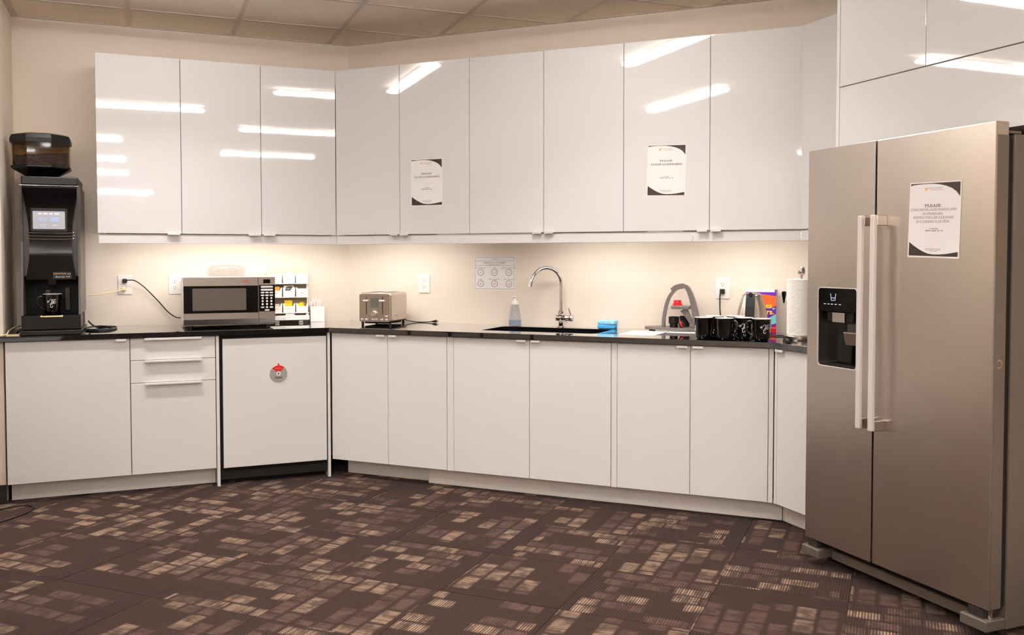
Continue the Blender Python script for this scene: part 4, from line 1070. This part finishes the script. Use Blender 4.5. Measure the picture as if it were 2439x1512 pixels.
# lever coffee press --------------------------------------------------------
t = thing('coffee_press', 'grey manual lever coffee press with an arched frame', 'coffee press', B(-1.17, 5.085, K+.0003), RB)
pts = [(x, z) for x, z in ((-.160, .0), (-.150, .018), (-.12, .022), (0, .020), (.10, .024), (.17, .024), (.18, .018), (.18, .006), (.10, .004), (-.02, .004), (-.10, .012), (-.15, .010))]
base_poly = [(-.163+.0, 0), (-.150, -.05), (-.09, -.072), (.10, -.072), (.17, -.05), (.18, 0), (.17, .05), (.10, .072), (-.09, .072), (-.150, .05)]
mb = MB().prism([(x, y) for x, y in base_poly], .009, .022)
obj('base_tray', mb, 'press', t)
for x, y in ((-.12, -.035), (-.12, .035), (.14, -.035), (.14, .035)): obj('foot', MB().cyl(x, y, 0, .0095, .010, 12), 'blk', t)
def limb(path, wd, th):
    n = len(path); vs = []; fs = []
    for i, (x, z) in enumerate(path):
        a = path[max(i-1, 0)]; b = path[min(i+1, n-1)]; dx, dz = b[0]-a[0], b[1]-a[1]; q = math.hypot(dx, dz)
        ww = wd[i] if isinstance(wd, (list, tuple)) else wd
        nx, nz = -dz/q*ww/2, dx/q*ww/2
        vs += [(x+nx, -th/2, z+nz), (x-nx, -th/2, z-nz), (x-nx, th/2, z-nz), (x+nx, th/2, z+nz)]
    for i in range(n-1):
        for j in range(4): fs.append((4*i+j, 4*i+(j+1) % 4, 4*i+4+(j+1) % 4, 4*i+4+j))
    fs += [(3, 2, 1, 0), tuple(4*(n-1)+j for j in range(4))]
    return MB().add(vs, fs)
def sp2(P, k=5): return [(p.x, p.z) for p in smooth_path([(x, 0, z) for x, z in P], k)]
obj('lever_arm', limb(sp2([(-.055, .0225), (-.052, .075), (-.040, .140), (-.022, .190), (.004, .226)]), .017, .022), 'press', t)
obj('lever_joint', limb(sp2([(-.004, .226), (.014, .242), (.036, .250), (.056, .253)]), .030, .026), 'press', t)
pth = sp2([(.052, .256), (.080, .242), (.104, .190), (.120, .125), (.130, .065), (.126, .0225)])
obj('rear_post', limb(pth, [.018+.022*i/(len(pth)-1) for i in range(len(pth))], .030), 'press', t)
mb = MB().box(-.008, .098, -.026, .026, .124, .144, .004, 2)
obj('platform', mb, 'press', t)
obj('brace', limb([(.060, .1235), (.086, .080), (.108, .040)], [.040, .026, .018], .020), 'press', t)
obj('brew_cap', MB().lathe([(1e-4, .1445), (.027, .1445), (.027, .152), (.022, .156), (.020, .173), (1e-4, .174)], cx=.024, n=28), 'red', t)
tag(obj('portafilter_cup', MB().lathe([(1e-4, 0), (.023, 0), (.023, .020), (.029, .022), (.030, .058), (.027, .060), (.024, .058), (.022, .03), (1e-4, .03)], n=28), 'blk', None, B(-1.160, 5.060, K+.0226)), 'black filter cup standing on the tray of the coffee press, in front', 'cup', 'black cups on the press')
tag(obj('portafilter_cup', MB().lathe([(1e-4, 0), (.026, 0), (.030, .058), (.027, .060), (.024, .058), (.022, .03), (1e-4, .03)], n=28), 'blkm', None, B(-1.115, 5.136, K+.0226)), 'black cup standing behind on the tray of the coffee press', 'cup', 'black cups on the press')
mb = MB().lathe([(1e-4, -.012), (.017, -.012), (.019, -.008), (.019, .008), (.017, .012), (1e-4, .012)], n=24, mat=Matrix.Rotation(math.radians(65), 4, 'Y'))
t2 = thing('pressure_gauge', 'small round black and red gauge lying on the press tray', 'gauge', B(-1.112, 5.036, K+.0226+.0205), RB)
obj('gauge_body', mb, 'blk', t2)
obj('gauge_ring', MB().lathe([(.0192, -.003), (.0205, -.002), (.0205, .004), (.0192, .005)], n=24, mat=Matrix.Rotation(math.radians(65), 4, 'Y')), 'red', t2)

# kettle ---------------------------------------------------------------------
t = thing('electric_kettle', 'brushed steel electric kettle with a black strip handle behind the mugs', 'kettle', B(-.717, 4.955, K+.0003), RB)
obj('power_base', MB().cyl(0, 0, 0, .018, .082, 36, bev=.003), 'blk', t)
obj('body', MB().lathe([(1e-4, .019), (.082, .019), (.084, .026), (.083, .06), (.078, .105), (.068, .155), (.054, .200), (.050, .210), (1e-4, .2105)], n=48), 'steel2', t)
obj('lid', MB().lathe([(.052, .2108), (.051, .214), (.040, .222), (.018, .2262), (1e-4, .2265)], n=36), 'steel2', t)
mb = MB(); vs = []; fs = []
prf = [(.086, .03), (.090, .06), (.087, .105), (.078, .155), (.064, .200), (.054, .216), (.046, .220)]
for r, z in prf: vs += [(-.023, -r, z), (.023, -r, z), (.023, -r+.012, z), (-.023, -r+.012, z)]
for i in range(len(prf)-1):
    for j in range(4): fs.append((4*i+j, 4*i+(j+1) % 4, 4*i+4+(j+1) % 4, 4*i+4+j))
fs += [(3, 2, 1, 0), tuple(4*(len(prf)-1)+j for j in range(4))]
obj('handle', mb.add(vs, fs), 'blkm', t)
obj('lid_button', MB().cyl(0, 0, 0, .004, .011, 20, mat=T(0, -.0555, .2165) @ rotx(math.radians(62))), 'blkg', t)
kx, ky, _ = B(-.917, 5.165)
pl = MB().box(-.014, .014, -.020, 0, -.014, .014, .005, 2, mat=T(*B(-.912, 5.1795, 1.116)) @ Matrix.Rotation(RB, 4, 'Z'))
cord('power_cord', 'black kettle cord hanging from the wall outlet behind the mugs', [B(-.915, 5.165, 1.116), B(-.922, 5.158, 1.100), B(-.923, 5.160, 1.05), B(-.920, 5.160, .99), B(-.905, 5.15, .93), B(-.87, 5.11, .8985), B(-.82, 5.05, .8985), B(-.795, 5.00, .8990)], .0036, 'cordb', pl)
cord('power_cord', 'black cord curling on the counter between the kettle and paper towel', [B(-.633, 4.93, .900), B(-.60, 4.92, .8975), B(-.56, 4.93, .8975), B(-.545, 4.98, .8985), B(-.50, 5.02, .906), B(-.45, 5.03, .912)], .0032, 'cordb')

# snack box -------------------------------------------------------------------
t = thing('snack_box', 'purple snack carton with yellow lettering behind the kettle', 'carton', B(-.772, 5.105, K+.0003), RB)
SW, SH = .163, .238
bxo('carton', 'paper', t, 0, SW, .0008, .058, 0, SH, .0006)
obj('front_print', MB().plate([(0, .0), (SW-.001, .0), (SW-.001, SH), (SW-.010, SH), (SW-.010, SH-.014), (0, SH-.014)], 0, .0006), 'purple', t)
obj('snack_picture', MB().plate([(.05, .205), (.095, .212), (SW-.002, .202), (SW-.002, .150), (.12, .135), (.06, .150)], -.0005, -.0001), 'orangep', t)
obj('lettering', text_mb('es', .1215, .150, .040, -.0009, off=.0012), 'yellow', t)
obj('lettering', text_mb('rs.', .130, .116, .040, -.0009, off=.0012), 'yellow', t)
obj('teal_print', MB().plate([(.07, .03), (SW-.002, .055), (SW-.002, .106), (.10, .07)], -.0005, -.0001), 'teal', t)
obj('green_flag', MB().plate([(.140, .140), (.158, .136), (.146, .128)], -.0008, -.0003), 'teal', t)
obj('red_print', MB().plate([(.10, .004), (SW-.002, .004), (SW-.002, .042), (.10, .030)], -.0005, -.0001), 'red', t)
obj('red_print_lines', dashes(.125, .158, .030, .003, -.0009, 3), 'logo', t)

# paper towel -----------------------------------------------------------------
t = thing('paper_towel_holder', 'steel paper towel holder with a round base beside the refrigerator', 'towel holder', B(-.450, 4.765, K+.0003), RB)
obj('base', MB().lathe([(1e-4, 0), (.084, 0), (.086, .003), (.086, .020), (.083, .023), (1e-4, .023)], n=48), 'steel2', t)
obj('rod', MB().cyl(0, 0, .0232, .322, .006, 16), 'chrome', t)
obj('finial', MB().lathe([(1e-4, .3222), (.010, .3222), (.016, .328), (.0175, .333), (.0175, .352), (.0155, .355), (.015, .361), (.008, .3655), (1e-4, .366)], n=28), 'steel2', t)
obj('tension_arm', MB().tube(smooth_path([(-.060, .050, .0235), (-.062, .050, .08), (-.064, .048, .15), (-.072, .030, .185), (-.082, .004, .200)]), .0022, 8), 'chrome', t)
obj('arm_tip', MB().lathe([(1e-4, .180), (.003, .180), (.011, .224), (.012, .236), (.008, .241), (1e-4, .242)], cx=-.083, cy=0, n=16), 'blkg', t)
tag(obj('paper_towel_roll', MB().lathe([(.018, 0), (.066, 0), (.068, .002), (.068, .278), (.066, .280), (.018, .280), (.018, 0)], n=56), 'towel', None, B(-.450, 4.765, K+.0238)), 'white paper towel roll on the steel holder', 'paper towel')

# floor cable and table at the left edge ---------------------------------------
cord('floor_cable', 'black cable looping over the carpet at the left edge', [(-.90, 5.36, .0045), (-.78, 5.35, .0045), (-.699, 5.342, .0045), (-.630, 5.375, .0045), (-.575, 5.365, .0045), (-.546, 5.30, .0045), (-.567, 5.21, .0045), (-.62, 5.13, .0045), (-.70, 5.045, .0045), (-.82, 4.95, .0045)], .0038, 'cordb')
t = thing('table', 'black metal table whose leg stands at the left edge of the picture', 'table', (-.578, 4.138, 0))
bxo('table_top', 'dgrey', t, -1.25, .03, -.75, .03, .705, .735, .004)
for x in (0, -1.22):
    for y in (0, -.72):
        l = obj('leg', MB().cyl(x, y, .018, .7048, .0145, 16), 'blk', t)
        obj('glide', MB().lathe([(1e-4, .0005), (.018, .0005), (.020, .004), (.017, .016), (.013, .020), (1e-4, .020)], cx=x, cy=y, n=20), 'chrome', l)
